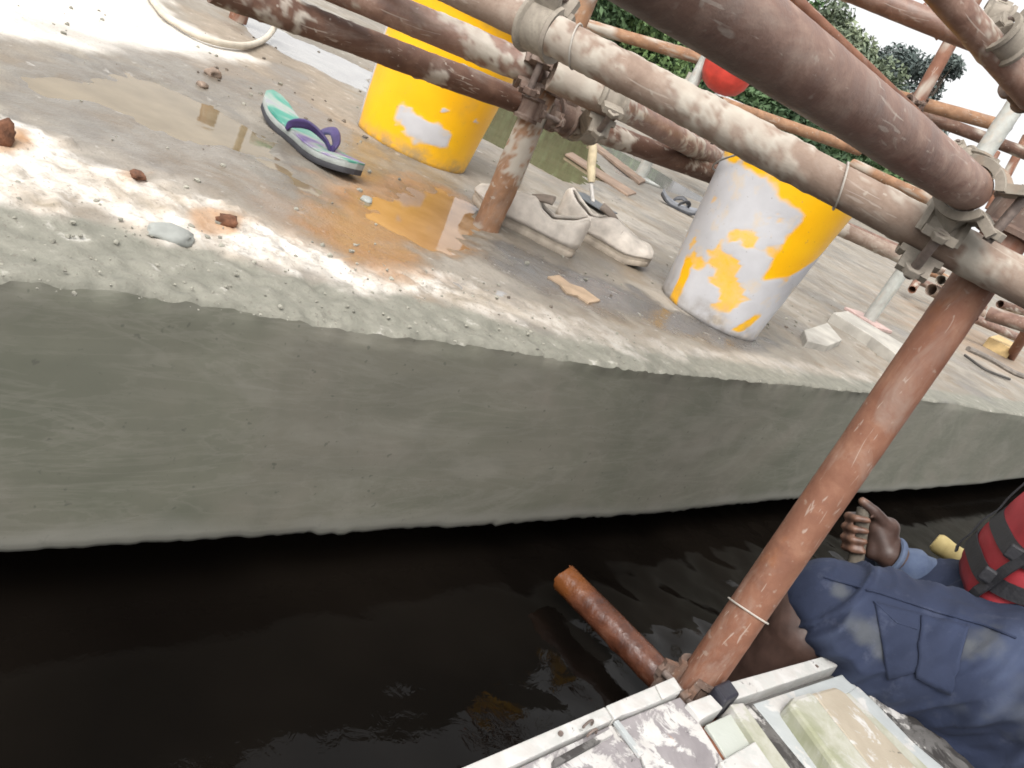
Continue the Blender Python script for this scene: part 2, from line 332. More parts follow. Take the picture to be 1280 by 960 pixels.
# face of trowelled mortar, ragged lower edge, underside
nv = 64; FS = S[(S > -4) & (S < 21)]; sidx = np.where((S > -4) & (S < 21))[0]; rows = []
q = np.linspace(0, 1, nv)
ev = V.reshape(len(S), len(T), 3)[sidx, 0]
base = np.column_stack([FS, FS * 0, FS * 0])
zb = np.interp(FS, [-.81, -.735, -.65, -.55, -.455, -.44, -.3, -.14, .05, .28, .75, 1.45, 2.2, 3], [-.309, -.3128, -.3145, -.3164, -.3176, -.3237, -.3246, -.3298, -.3323, -.3352, -.324, -.3204, -.3233, -.306])
zb = zb + fbm(base, 9, 3, 71) * .0018 + fbm(base, 60, 4, 72) * .0022 - np.maximum(0, fbm(base, 30, 3, 73) - .45) * .009
FV = np.zeros((len(FS), nv, 3)); PF = np.zeros((len(FS), nv, 3)); wip = np.zeros((len(FS), nv))
for j, u in enumerate(q):
    z = ev[:, 2] * (1 - u) + zb * u; PF[:, j] = np.column_stack([FS, z, FS * 0])
    pn = PF[:, j]; out = fbm(pn * [1, 1.5, 1], 2.6, 3, 81) * .0020 + fbm(pn * [1, 2.2, 1], 8, 3, 82) * .00025 + fbm(pn * [1, 1, 1], 40, 2, 83) * .0001 + np.maximum(0, fbm(pn * [1, 1.6, 1] + 3.1, 4.5, 2, 86) - .15) ** .6 * .0014
    ti = np.interp(FS, S, edge_in); tw = np.interp(FS, S, edge_w); t = ti * (1 - u) + .012 * u + tw * math.exp(-u / .03) - out * sstep(0, .06, u) + .003 * sstep(.96, 1, u)
    FV[:, j, 0] = EO.x + EU.x * FS + EN.x * t; FV[:, j, 1] = EO.y + EU.y * FS + EN.y * t; FV[:, j, 2] = z
    wip[:, j] = sstep(.86, .97, u + fbm(pn, 12, 3, 85) * .05) * sstep(.0, .5, fbm(pn, 3, 3, 84) + .35) * .75
nF = len(FS)
FVx = np.concatenate([FV, FV[:, -1:, :] + [EN.x * .08, EN.y * .08, .006]], 1); wip = np.concatenate([wip, wip[:, -1:]], 1)
kind(mesh_np('concrete_deck_face', FVx.reshape(-1, 3), [f[::-1] for f in grid_faces(nF, nv + 1)], FACE, attrs=dict(wipe=wip.ravel())))
bm = bmesh.new(); prism(bm, [st(-4, .07)[:2], st(21, .07)[:2], st(21, 15)[:2], st(-4, 15)[:2]], -.335, -.03)
kind(bm_obj('concrete_deck_body', bm, UNDER))
# river water: rippled sheet near, flat beyond
wx = spaced(-60, 400, .011, -.6, 2.3, 1.12); wy = spaced(-40, 400, .011, .1, 2.6, 1.12); WX, WY = np.meshgrid(wx, wy, indexing='ij')
WP = np.column_stack([WX.ravel(), WY.ravel(), np.zeros(WX.size)]); WZ = -.405
fall = np.exp(-(((WP[:, 0] - .9) / .9) ** 2 + ((WP[:, 1] - 1.45) / .8) ** 2)) ; near = np.exp(-((WP[:, 0] - .4) ** 2 + (WP[:, 1] - 1.) ** 2) / .5)
wz = WZ + fbm(WP, 13, 3, 91) * (.0004 + .0055 * fall + .0007 * near) + fbm(WP, 4, 2, 92) * (.001 + .006 * fall) * (.4 * near + fall)
WP[:, 2] = wz
kind(mesh_np('water', WP, grid_faces(len(wx), len(wy)), WATER))
GRD = simple('far_ground', (.34, .31, .26), .95, .3, 1.5, .2)
bm = bmesh.new(); prism(bm, [st(-400, 14.9)[:2], st(600, 14.9)[:2], st(600, 700)[:2], st(-400, 700)[:2]], -1.2, -.02); kind(bm_obj('ground', bm, GRD))

# ------------------------------------------------------------------ scaffold tubes
PIPES = 'scaffold tubes around the deck'
def tube(name, label, a, b, r, mat, splat=0.0, cat='pipe', group=PIPES, hi=True, seed=0, bulge=0.0, tip=False, wall=.0035, dent=1.0):
    a, b = Vector(a), Vector(b); L = (b - a).length; n = 36 if hi else 18; step = .006 if hi else .03
    k = max(2, int(L / step)); zz = np.linspace(0, L, k + 1); th = np.linspace(0, 2 * math.pi, n, endpoint=False)
    ZZ, TH = np.meshgrid(zz, th, indexing='ij'); z = ZZ.ravel(); t = TH.ravel()
    P = np.column_stack([np.cos(t) * r, np.sin(t) * r, z]); Q = P + seed * 13.7
    rr = r + fbm(Q, 9, 2, 101) * .0006 * dent + fbm(Q, 60, 3, 102) * .00035 * dent
    sp = np.zeros(len(P))
    if splat > 0:
        big = fbm(Q * [1, 1, .7], 16, 5, 103); fine = fbm(Q, 70, 3, 104)
        sp = sstep(.06, .30, big + fine * .45 + fbm(Q, 190, 2, 109) * .2 + (splat - .5) * .9) * (.72 + .28 * sstep(-.2, .3, fbm(Q, 30, 3, 110)))
        rr = rr + sp * (.0008 + np.abs(fine) * .0016)
    rr = rr + bulge * np.exp(-((z - L * .5) / (L * .2)) ** 2)
    tp = sstep(.075, .02, z + fbm(Q, 40, 2, 7) * .02) if tip else np.zeros(len(P))
    if tip: z = z + (z < 1e-6) * 0
    P = np.column_stack([np.cos(t) * rr, np.sin(t) * rr, z])
    if tip: P[:n, 2] += np.abs(fbm(Q[:n], 55, 2, 8)) * .022
    F_ = grid_faces(k + 1, n, True); ri = r - wall; base = len(P); dpt = min(.12, L * .4)
    e = np.column_stack([np.cos(th) * ri, np.sin(th) * ri, np.zeros(n)])
    rings = [e + [0, 0, P[:n, 2].mean() if tip else 0], e + [0, 0, dpt], e + [0, 0, L], e + [0, 0, L - dpt]]
    V_ = np.concatenate([P] + rings); o = lambda q, j: base + q * n + j % n
    for j in range(n):
        j2 = (j + 1) % n
        F_ += [(j2, j, o(0, j), o(0, j2)), (o(0, j2), o(0, j), o(1, j), o(1, j2)), (k * n + j, k * n + j2, o(2, j2), o(2, j)), (o(2, j), o(2, j2), o(3, j2), o(3, j))]
    F_ += [tuple(o(1, j) for j in range(n)), tuple(o(3, n - 1 - j) for j in range(n))]
    zer = np.zeros(4 * n)
    ob = mesh_np(name, V_, F_, mat, loc=a, attrs=dict(splat=np.concatenate([sp, zer]), tip=np.concatenate([tp, zer])))
    me = ob.data; me.set_sharp_from_angle(angle=math.radians(50))
    ob.rotation_mode = 'QUATERNION'; ob.rotation_quaternion = (b - a).to_track_quat('Z', 'Y')
    return tag(ob, label, cat, group) if label else ob
RT = .0242
A0, AJ, A1 = at(692, 44, 1.03), at(684, 40, 1.03), at(1420, 428, .87)
pA = tube('scaffold_pipe', 'cement-caked pale pipe running in front of the grey-and-yellow worn bucket', A0, A1, RT, P_PALE, .58, seed=1)
pA2 = tube('scaffold_pipe', 'pale pipe crossing the rim of the mostly yellow bucket, ending in the caked joint', at(470, -62, 1.18), at(700, 47, 1.06), RT, P_PALE, .45, seed=2)
pB = tube('scaffold_pipe', 'brown pipe with pale grey top, middle one across the mostly yellow bucket', at(380, -34, 1.21), at(676, 92, 1.30), RT * 1.02, P_BROWN, .22, seed=3)
pB2 = tube('scaffold_pipe', 'short cement-pale pipe butting on from the caked joint under the front pipe', at(690, 92, 1.26), at(775, 132, 1.29), RT * 1.08, P_PALE, .42, seed=4)
pB3 = tube('scaffold_pipe', 'reddish brown pipe continuing beneath the front pipe towards the pipe heap', at(740, 112, 1.36), at(905, 205, 2.02), RT, P_BROWN, .2, seed=5)
pC = tube('scaffold_pipe', 'dark rusty pipe with flaking crust crossing low over the mostly yellow bucket', at(265, -18, 1.16), at(915, 226, 1.97), RT, P_DARK, .2, seed=6, dent=2)
D1, D2 = at(930, 33, .45), at(1207, 233, .84); D0 = D1 - (D2 - D1) * .45; D3 = D2 + (D2 - D1) * .03
pD = tube('scaffold_pipe', 'thick smooth brown pipe nearest the lens, slanting across the top', D0, D3, RT, P_BROWN, 0, seed=7)
pE = tube('scaffold_pipe', 'red rusty prop leaning from the raft up to the right-hand joint', at(864, 866, 1.10), at(1292, 244, .93), .0268, P_RED, 0, seed=8)
pF = tube('scaffold_pipe', 'wet dark pipe lying in the water with a ragged orange end', at(702, 719, 1.33), at(880, 902, 1.17), RT, WETP, .04, seed=9, tip=True)
pb = G(608, 284)
pH = tube('scaffold_pipe', 'short rusty post standing on the deck beside the white shoes', Vector((pb.x, pb.y, slab_z(pb.x, pb.y) - .004)), at(748, -45, 1.44), .0262, P_ORANGE, .34, seed=10, dent=3)
bm = bmesh.new()
# thin wire ties left on the tubes
TIE = simple('tie_wire', (.36, .33, .29), .7)
def tie(label, a, b, f, r, grp=None):
    a, b = Vector(a), Vector(b); c = a.lerp(b, f); x, y, n = frame(b - a); n = (n + x * .25 + y * .15).normalized(); x, y, n = frame(n)
    bm = bmesh.new(); pts = [(x * math.cos(t) + y * math.sin(t)) * (r + .0012) * (1.03 + .02 * math.sin(3 * t)) for t in np.linspace(0, 2 * math.pi, 40)]
    sweep(bm, pts, .0013, 6); o = bm_obj('wire_tie', bm, TIE, loc=c, smooth=True); return tag(o, label, 'wire', 'wire ties on the pipes')
tie('loop of pale wire round the lower part of the red prop', at(864, 866, 1.10), at(1292, 244, .93), .19, .0272)
tie('pale wire loop on the cement-caked pipe in front of the worn bucket', A0, A1, .535, RT + .0015)
tie('pale wire loop on the cement-caked pipe next to its joint end', A0, A1, .045, RT + .001)

# ------------------------------------------------------------------ couplers
CG = 'couplers joining the scaffold tubes'
def band(bm, axis, r, w=.046, ref=None, gap=math.radians(50), c=Vector((0, 0, 0))):
    x, y, a = frame(axis)
    if ref is not None:
        x = Vector(ref); x = (x - a * x.dot(a)).normalized(); y = a.cross(x)
    prof = [(r, -w / 2), (r + .009, -w / 2), (r + .010, -w / 2 + .006), (r + .0055, -w / 2 + .010), (r + .0055, w / 2 - .010), (r + .010, w / 2 - .006), (r + .009, w / 2), (r, w / 2)]
    n = 26; R_ = []
    for i in range(n + 1):
        t = gap / 2 + (2 * math.pi - gap) * i / n
        e = x * math.cos(t) + y * math.sin(t); R_.append([bm.verts.new(c + e * p + a * q) for p, q in prof])
    for A, B in zip(R_, R_[1:]):
        for j in range(len(prof)): bm.faces.new((A[j], A[(j + 1) % len(prof)], B[(j + 1) % len(prof)], B[j]))
    bm.faces.new(R_[0]); bm.faces.new(R_[-1][::-1])
    for s in (-1, 1):                                                # lugs
        t = s * gap / 2; e = x * math.cos(t) + y * math.sin(t); tn = (y * math.cos(t) - x * math.sin(t)) * s
        box(bm, c + e * (r + .016) - tn * -.004, e * .014, tn * .005, a * (w * .36))
    return x, y, a
def hexnut(bm, c, ax, r=.0125, h=.010): cyl(bm, Vector(c) - Vector(ax) * h / 2, Vector(c) + Vector(ax) * h / 2, r, 6)
def coupler(label, p1, ax1, p2, ax2, r1=RT, r2=RT, mat=COUP, ref1=None, ref2=None, w=.046):
    p1, p2 = Vector(p1), Vector(p2); mid = (p1 + p2) / 2; t = thing('pipe_coupler', label, 'coupler', mid, CG)
    for p, ax, r, ref in ((p1, ax1, r1, ref1), (p2, ax2, r2, ref2)):
        if ax is None: continue
        rf = ref if ref is not None else (p - mid) if (p - mid).length > .005 else None
        bm = bmesh.new(); x, y, a = band(bm, ax, r + .0012, w, rf, c=p - mid); o = bm_obj('clamp_band', bm, mat, t, smooth=True, auto=35)
        o.data.attributes.new('splat', 'FLOAT', 'POINT')
        bm = bmesh.new(); c = p - mid + x * (r + .021); cyl(bm, c - y * .030, c + y * .034, .0055, 10); bm_obj('bolt', bm, BOLT, t, smooth=True)
        bm = bmesh.new(); hexnut(bm, c + y * .024, y); bm_obj('nut', bm, mat, t, bevel=.001)
        bm = bmesh.new(); hexnut(bm, c - y * .026, y, .011, .008); bm_obj('bolt_head', bm, mat, t, bevel=.001)
    d = p2 - p1
    if d.length > .02 and ax1 is not None and ax2 is not None:
        x, y, a = frame(d); bm = bmesh.new(); box(bm, Vector((0, 0, 0)), x * .017, y * .017, a * max(.004, (d.length / 2 - min(r1, r2) * .9))); bm_obj('saddle_block', bm, mat, t, bevel=.003)
    return t
def on(ob_ab, px, py):                                               # nearest point of a tube axis to a sight line
    a, b = map(Vector, ob_ab); d = (b - a).normalized(); e = ray(px, py).normalized(); w0 = a - CAM
    bb = d.dot(e); t = (bb * e.dot(w0) - d.dot(w0)) / (1 - bb * bb); return a + d * t
axA = (A1 - A0).normalized(); SA = (A0, A1); SA2 = (at(470, -62, 1.18), at(700, 47, 1.06)); SB = (at(380, -34, 1.21), at(676, 92, 1.30)); SB2 = (at(690, 92, 1.26), at(775, 132, 1.29)); SB3 = (at(740, 112, 1.36), at(905, 205, 2.02))
SD = (D0, D3); SE = (at(864, 866, 1.10), at(1292, 244, .93)); SH = (Vector((pb.x, pb.y, 0)), at(748, -45, 1.44)); SCc = (at(265, -18, 1.16), at(915, 226, 1.97))
dirof = lambda s: (s[1] - s[0]).normalized()
up_r = -_f + _u * .5
coupler('big cement-caked coupler where the front pipe meets the pipe over the yellow bucket', on(SA2, 680, 36), dirof(SA2), on(SA, 697, 47) + _u * .02 - _f * .0, None, RT + .002, mat=COUP, ref1=_u * 1 + _r * .3 - _f * .3, w=.052)
coupler('small steel coupler with round bolt head on top of the rusty deck post', on(SB, 667, 88), dirof(SB), on(SH, 686, 100), dirof(SH), RT, .0265, COUP_D, ref1=-_u * .5 - _r * .2 - _f, ref2=-_f + _u * .4)
coupler('slotted grey coupler on the short pale pipe left of the worn bucket', on(SB2, 762, 126), dirof(SB2), on(SCc, 735, 150), dirof(SCc), RT * 1.08, RT, COUP, ref1=-_u + _r * .2 - _f * .3)
coupler('rusty lumpy coupler on the low dark pipe behind the deck post', on(SCc, 703, 142), dirof(SCc), on(SH, 672, 140), dirof(SH), RT, .0265, COUP_D, ref1=_u - _f * .4, ref2=_r - _f)
coupler('heavy cement-coated coupler clamping the thick brown pipe to the front pipe', on(SD, 1216, 240), dirof(SD), on(SA, 1166, 296), axA, RT, RT + .001, COUP, ref1=_r * .9 - _u * .5 + _f * .1, ref2=-_u * .6 - _r * .3 - _f * .6, w=.05)
coupler('rusty coupler at the top of the red prop by the right edge', on(SE, 1270, 275), dirof(SE), on(SA, 1264, 346) + _f * .02, None, .0268, mat=COUP_D, ref1=_r - _f * .2)
coupler('brown rusted coupler at the foot of the red prop in the raft notch', on(SE, 868, 855), dirof(SE), on(pF and (at(702, 719, 1.33), at(880, 902, 1.17)), 842, 862), dirof((at(702, 719, 1.33), at(880, 902, 1.17))), .0268, RT, COUP_D, ref1=-_r * .8 - _f * .5, ref2=_r - _f)

# ------------------------------------------------------------------ scaffold beyond and to the right
def bk(label, a, b, r, mat, splat=.15, hi=False, seed=0): return tube('scaffold_pipe', label, a, b, r, mat, splat, hi=hi, seed=seed)
bk('thin pinkish pipe running just behind the thick brown pipe', at(930, -60, 1.5), at(1160, 158, 1.9), RT * .55, P_RED, 0, True, 21)
bk('slim orange-brown rail between the deck post and the red basin', at(700, 22, 3.2), at(892, 78, 3.3), RT, P_ORANGE, .1, seed=22)
bk('slim brown rail emerging above the worn bucket rim', at(900, 128, 2.7), at(1075, 188, 2.9), RT * .8, P_ORANGE, .2, seed=23)
bk('thin low rail passing under the thick pipe to the right joint', at(1065, 205, 2.6), at(1180, 258, 2.4), RT * .7, P_ORANGE, .3, seed=24)
pale_post = bk('pale grey-green post standing beside the red basin', at(838, 158, 3.3), at(905, 30, 3.25), RT, P_GALV, .2, seed=25)
bk('brown pipe coming in at the top right corner', at(1040, -22, 1.75), at(1300, 82, 1.65), RT, P_BROWN, .15, True, 26)
bk('grey-brown pipe with a tied joint in the top right corner', at(1140, -52, 1.22), at(1292, 122, 1.34), RT, P_BROWN, .2, True, 27)
bk('pinkish upright crossing the dark trees at the top right', at(1108, 196, 2.9), at(1240, -40, 2.75), RT, P_RED, .3, seed=28)
bk('orange-brown pipe ending in the open in front of the dark trees', at(1088, 112, 2.9), at(1240, 154, 3.0), RT, P_ORANGE, .1, seed=29)
bk('dark rusty pipe beneath the orange-brown open-ended one', at(1110, 128, 3.2), at(1310, 202, 3.3), RT, P_DARK, .1, seed=30)
bk('silver-grey upright at the right edge rising from the heavy coupler', at(1216, 212, 2.1), at(1330, 40, 2.05), RT, P_GALV, .3, True, 31)
bk('thin rusty upright against the sky at the right edge', at(1236, 262, 4.6), at(1284, 170, 4.5), RT, P_RED, .1, seed=32)
bk('short rusty stub against the sky at the right edge', at(1232, 214, 4.8), at(1246, 190, 4.8), RT * .9, P_RED, .1, seed=33)
bk('short pink stub hanging under the top right pipe', at(1150, 8, 2.9), at(1177, 46, 2.9), RT * .8, P_RED, .1, seed=34)
coupler('grey coupler against the sky on the tied joint, top right', at(1258, 50, 1.28), dirof((at(1140, -52, 1.22), at(1292, 122, 1.34))), at(1240, 28, 1.36), dirof((at(1040, -22, 1.75), at(1300, 82, 1.65))), mat=COUP, ref1=_u + _r * .5)
coupler('dark coupler where two pipes cross at the very right, top', at(1282, 110, 1.36), dirof((at(1140, -52, 1.22), at(1292, 122, 1.34))), at(1300, 82, 1.7), None, mat=COUP_D, ref1=_u - _f)
coupler('rusty coupler on the pinkish upright in front of the trees', at(1140, 132, 2.86), dirof((at(1088, 112, 2.9), at(1240, 154, 3.0))), at(1146, 128, 2.93), dirof((at(1108, 196, 2.9), at(1240, -40, 2.75))), mat=COUP_D)
coupler('threaded pale coupler at the foot of the silver-grey upright', at(1222, 205, 2.08), dirof((at(1216, 212, 2.1), at(1330, 40, 2.05))), at(1205, 200, 2.1), _r + _u * .2, mat=COUP, r1=RT)
# lower rails seen between the worn bucket and the red prop
bk('cement-splashed rail passing behind the worn bucket to the jack post', at(880, 208, 2.7), at(1130, 322, 2.75), RT, P_PALE, .5, True, 35)
bk('rusty rail behind the cement-splashed rail', at(1020, 268, 3.4), at(1180, 338, 3.3), RT, P_BROWN, .2, seed=36)
bk('short brown pipe at the far right edge behind the red prop', at(1236, 392, 2.6), at(1300, 412, 2.5), RT, P_BROWN, .25, seed=37)
tube('scaffold_pipe', 'short rusty post at the far right edge above the timber', G(1262, 448), at(1300, 388, 3.9), RT * 1.1, P_RED, .1, hi=False, seed=38)
g = G(297, 26); tube('scaffold_pipe', 'rusty square-looking stub standing by the hose at the top left', g, g + Vector((.004, -.01, .32)), RT * 1.1, P_RED, .3, hi=False, seed=39)
# jack post with base plate
jt = thing('jack_post', 'pale green jack post standing on a pinkish base plate behind the worn bucket', 'post', G(1084, 402))
d0 = at(1134, 330, 3.05) - jt.location
tb = tube('post_tube', None, Vector((0, 0, .012)), Vector((0, .0, .30)), RT, P_GALV, .15, hi=False, seed=40, group=None); tb.parent = jt
bm = bmesh.new(); box(bm, (0, 0, .006), EU * .075, EN * .075, Vector((0, 0, .006))); bm_obj('base_plate', bm, simple('pink_plate', (.42, .30, .27), .7), jt, bevel=.002)
bm = bmesh.new(); cyl(bm, (0, 0, .29), (0, 0, .315), .034, 14); cyl(bm, (-.05, 0, .30), (.05, 0, .30), .009, 8); bm_obj('collar', bm, COUP_D, jt, smooth=True)
jt2 = thing('jack_post', 'pale far jack post in front of the pipe heap, left of the worn bucket', 'post', G(799, 222))
tb = tube('post_tube', None, Vector((0, 0, .01)), Vector((0, .0, .52)), RT * 1.15, P_GALV, .3, hi=False, seed=41, group=None); tb.parent = jt2
bm = bmesh.new(); box(bm, (0, 0, .005), EU * .08, EN * .08, Vector((0, 0, .005))); bm_obj('base_plate', bm, P_GALV, jt2, bevel=.002)
# heap of pipe ends and fittings
for k, (a, b, d, mt, lb) in enumerate([((868, 186), (912, 204), 4.6, P_DARK, 'dark open pipe end in the heap, nearest the deck post'), ((852, 172), (905, 190), 5.0, P_BROWN, 'brown pipe on top of the heap left of the worn bucket'),
        ((880, 196), (925, 212), 4.5, P_PALE, 'cement-grey pipe at the bottom of the heap'), ((838, 158), (895, 182), 5.4, P_BROWN, 'brown pipe at the back of the heap'), ((860, 182), (890, 200), 4.8, P_ORANGE, 'orange-brown short pipe in the heap')]):
    tube('scaffold_pipe', lb, at(*a, d), at(*b, d + .25), RT * 1.2, mt, .3, hi=False, seed=50 + k, group='pipes in the heap by the worn bucket')
for k, (p, lb) in enumerate([((893, 196), 'rusty coupler lying on the heap, right one'), ((876, 180), 'rusty coupler lying on the heap, left one'), ((905, 205), 'cement-grey coupler against the worn bucket side')]):
    c = at(*p, 4.6); coupler(lb, c, _r + _u * k, c + Vector((.03, 0, .05)), _f + _r * .5 * k, mat=COUP_D if k < 2 else COUP)
for k, (a, b, d, r, mt, lb) in enumerate([((1164, 362), (1225, 392), 4.6, .036, P_PALE, 'wide open-mouthed pipe seen end-on beyond the jack post'), ((1150, 352), (1230, 384), 5.2, RT, P_BROWN, 'brown pipe lying behind the open-mouthed pipe'),
        ((1140, 362), (1156, 336), 4.9, RT, P_RED, 'short brown upright stub left of the open-mouthed pipe'), ((1160, 340), (1240, 366), 5.4, RT, P_ORANGE, 'orange-brown pipe at the top of the far stack'), ((1176, 350), (1205, 362), 4.5, .03, COUP, 'caked pipe fitting on the open-mouthed pipe'),
        ((1218, 398), (1290, 430), 4.3, RT, P_BROWN, 'brown pipe lying behind the red prop'), ((1250, 380), (1310, 400), 4.6, RT, P_DARK, 'dark pipe lying at the right edge')]):
    tube('scaffold_pipe', lb, at(*a, d), at(*b, d + .35), r, mt, .3, hi=False, seed=60 + k, group='pipes stacked beyond the red prop')

# ------------------------------------------------------------------ buckets
YEL, ORA, WHI = (.86, .47, .004), (.78, .30, .004), (.56, .56, .60)
def bucket_mat(name):
    m = M(name); w_ = m.attr('worn'); n = m.noise(40, 5, .65); f = m.math('ADD', w_, m.math('MULTIPLY', m.math('SUBTRACT', n, .5), .35))
    e = m.ramp(f, (.22, 0.), (.42, .4), (.56, .75), (.74, 1.)); n2 = m.noise(9, 4)
    y = m.ramp(n2, (.3, (.80, .40, .004)), (.7, YEL)); wh = m.ramp(n2, (.3, (.41, .405, .415)), (.65, (.51, .51, .525)))
    wh = m.mix(m.ramp(m.noise(26, 4), (.56, 0.), (.68, .45)), wh, (.62, .48, .30))
    base = m.mix(e, y, wh); d = m.attr('dirt'); base = m.mix(m.math('MULTIPLY', d, m.ramp(n, (.35, .2), (.6, .9))), base, (.22, .19, .15))
    base = m.mix(m.ramp(m.noise(150, 2), (.70, 0.), (.76, .6)), base, (.20, .17, .13))
    m.p(Base_Color=base, Roughness=m.mix(e, (.35, .35, .35), (.7, .7, .7))); m.bump(f, .25, .003); return m.m
BUCK = bucket_mat('bucket_paint')
WIRE = simple('handle_wire', (.30, .29, .27), .4, .2, 50, .1, .6)
def bucket(label, base, r0, r1, h, worn_fn, hang, seed):
    t = thing('paint_bucket', label, 'bucket', base, 'yellow buckets on the deck')
    n = 96; toc = math.atan2(-base.y, -base.x)                        # angle facing the camera
    prof = [(r0 - .012, .004), (r0 - .004, 0), (r0, .004)] + [(r0 + (r1 - r0) * q, .004 + (h - .004) * q) for q in np.linspace(.02, 1, 60)]
    inner = [(r1 - .003, h)] + [(r0 + (r1 - r0) * q - .003, .006 + (h - .006) * q) for q in np.linspace(.97, 0, 12)]
    pr = prof + inner; th = np.linspace(0, 2 * math.pi, n, endpoint=False)
    V_ = np.array([[r * math.cos(a), r * math.sin(a), z] for r, z in pr for a in th])
    F_ = grid_faces(len(pr), n, True) + [tuple(range(n))[::-1], tuple((len(pr) - 1) * n + j for j in range(n))]
    phi = np.array([((a - toc + math.pi) % (2 * math.pi)) - math.pi for r, z in pr for a in th]); v = V_[:, 2] / h
    P = np.column_stack([V_[:, 0], V_[:, 1], V_[:, 2]]) + seed * 5.1
    wn = worn_fn(phi, v, fbm(P, 9, 4, 111), fbm(P, 30, 4, 112)); out = np.arange(len(V_)) < len(prof) * n
    dirt = sstep(.13, 0, v + fbm(P, 25, 3, 113) * .06) * .8 + sstep(.5, .8, fbm(P, 12, 4, 114)) * .25
    V_ = V_ + np.column_stack([np.cos(phi + toc), np.sin(phi + toc), 0 * v]) * (fbm(P, 7, 2, 115) * .0018)[:, None]
    o = mesh_np('bucket_body', V_, F_, BUCK, t, attrs=dict(worn=np.where(out, wn, 0.), dirt=np.where(out, dirt, .15))); o.data.set_sharp_from_angle(angle=math.radians(50))
    bm = bmesh.new()                                                  # rolled lip and two stiffening rings
    pl = [(r1 - .003, h + .002), (r1 + .008, h + .003), (r1 + .009, h - .006), (r1 + .003, h - .008), (r1 + .002, h - .022), (r1 + .007, h - .023), (r1 + .007, h - .029), (r1 - .0005, h - .032)]
    R_ = [[bm.verts.new((r * math.cos(a), r * math.sin(a), z)) for r, z in pl] for a in th]
    for i in range(n):
        for j in range(len(pl)): bm.faces.new((R_[i][j], R_[(i + 1) % n][j], R_[(i + 1) % n][(j + 1) % len(pl)], R_[i][(j + 1) % len(pl)]))
    o = bm_obj('rim', bm, BUCK, t, smooth=True)
    a0 = toc + hang[0]; bm = bmesh.new(); pts = []
    for k in range(25):
        u = k / 24 * math.pi; c = math.cos(u); s = math.sin(u)
        side = Vector((-math.sin(a0), math.cos(a0), 0)); outw = Vector((math.cos(a0), math.sin(a0), 0))
        pts.append(side * (r1 + .010) * c + outw * (r1 + .014) * s * hang[2] + Vector((0, 0, h - .026 - hang[1] * s)))
    sweep(bm, pts, .0022, 6); bm_obj('handle', bm, WIRE, t, smooth=True)
    for s in (-1, 1):
        bm = bmesh.new(); c = Vector((-math.sin(a0), math.cos(a0), 0)) * s; cyl(bm, c * (r1 - .001) + Vector((0, 0, h - .026)), c * (r1 + .013) + Vector((0, 0, h - .026)), .011, 12); bm_obj('handle_lug', bm, BUCK, t, smooth=True)
    return t
def worn1(phi, v, n, n2):                                             # one long pale scrape low on the front
    d = (v - (.20 - .06 * phi)) / .05; L = sstep(-.5, -.35, phi) * sstep(.62, .45, phi)
    return np.maximum(sstep(1.6, .2, np.abs(d) + n * 1.9 + n2 * 1.1) * L, sstep(.75, .9, n2 + n * .3) * .8 * (v > .12)) + sstep(-1.15, -1.35, phi) * .75 * (v < .75)
def worn2(phi, v, n, n2):
    keep = np.maximum.reduce([sstep(.68, .80, v + n * .12 + n2 * .05 + np.clip(phi, -.6, .6) * .12), sstep(.38, .46, phi + n * .06) * sstep(.30, .36, v + n * .03 - (phi - .45) * .25) * sstep(1.5, 1.3, phi + n * .1),
        sstep(.10, .45, n2 * .9 + n * .9 - np.abs(phi + .18) * 1.1 + .42) * sstep(.06, .12, v) * sstep(.62, .5, v) * .68, sstep(.2, .5, n2 + n * .5 - np.abs(phi) * .3) * .5 * (v > .3), sstep(.10, .02, np.abs(phi + .80 + n * .1) - .06) * sstep(.30, .22, v) * .95, sstep(.06, 0, np.abs(phi - .72 + n * .1 - (v - .1) * 1.5) - .05) * sstep(.20, .15, v) * sstep(.02, .05, v) * .85])
    return 1 - keep
b1 = G(515, 184); b2 = G(885, 391)
bucket('mostly yellow bucket with a long pale scrape, behind the crossing pipes', Vector((b1.x, b1.y, -.002)), .139, .170, .375, worn1, (2.6, .16, .9), 1)
bucket('worn bucket with most of its yellow rubbed to greyish white, at the deck edge', Vector((b2.x, b2.y, -.002)), .122, .160, .408, worn2, (-1.9, .10, .9), 2)

# ------------------------------------------------------------------ red basin, helmet-like, hung behind the thick pipe
RED = simple('red_plastic', (.50, .045, .03), .5, .4, 14, .2)
t = thing('red_basin', 'round red plastic basin hanging bottom down behind the thick brown pipe', 'basin', at(917, 76, 3.2))
bm = bmesh.new(); prf = [(.001, -.135), (.04, -.130), (.075, -.112), (.096, -.08), (.104, -.04), (.107, 0), (.116, .002), (.116, .008), (.103, .006), (.09, -.07), (.04, -.12), (.001, -.126)]
R_ = [[bm.verts.new((r * math.cos(a), r * math.sin(a), z)) for r, z in prf] for a in np.linspace(0, 2 * math.pi, 40, endpoint=False)]
for i in range(40):
    for j in range(len(prf) - 1): bm.faces.new((R_[i][j], R_[(i + 1) % 40][j], R_[(i + 1) % 40][j + 1], R_[i][j + 1]))
bm_obj('basin_bowl', bm, RED, t, smooth=True, auto=60)
bm = bmesh.new(); sweep(bm, [(.11 * math.cos(u), 0, .0 + .10 * math.sin(u)) for u in np.linspace(0, math.pi, 16)], .003, 6); bm_obj('handle', bm, WIRE, t, smooth=True)

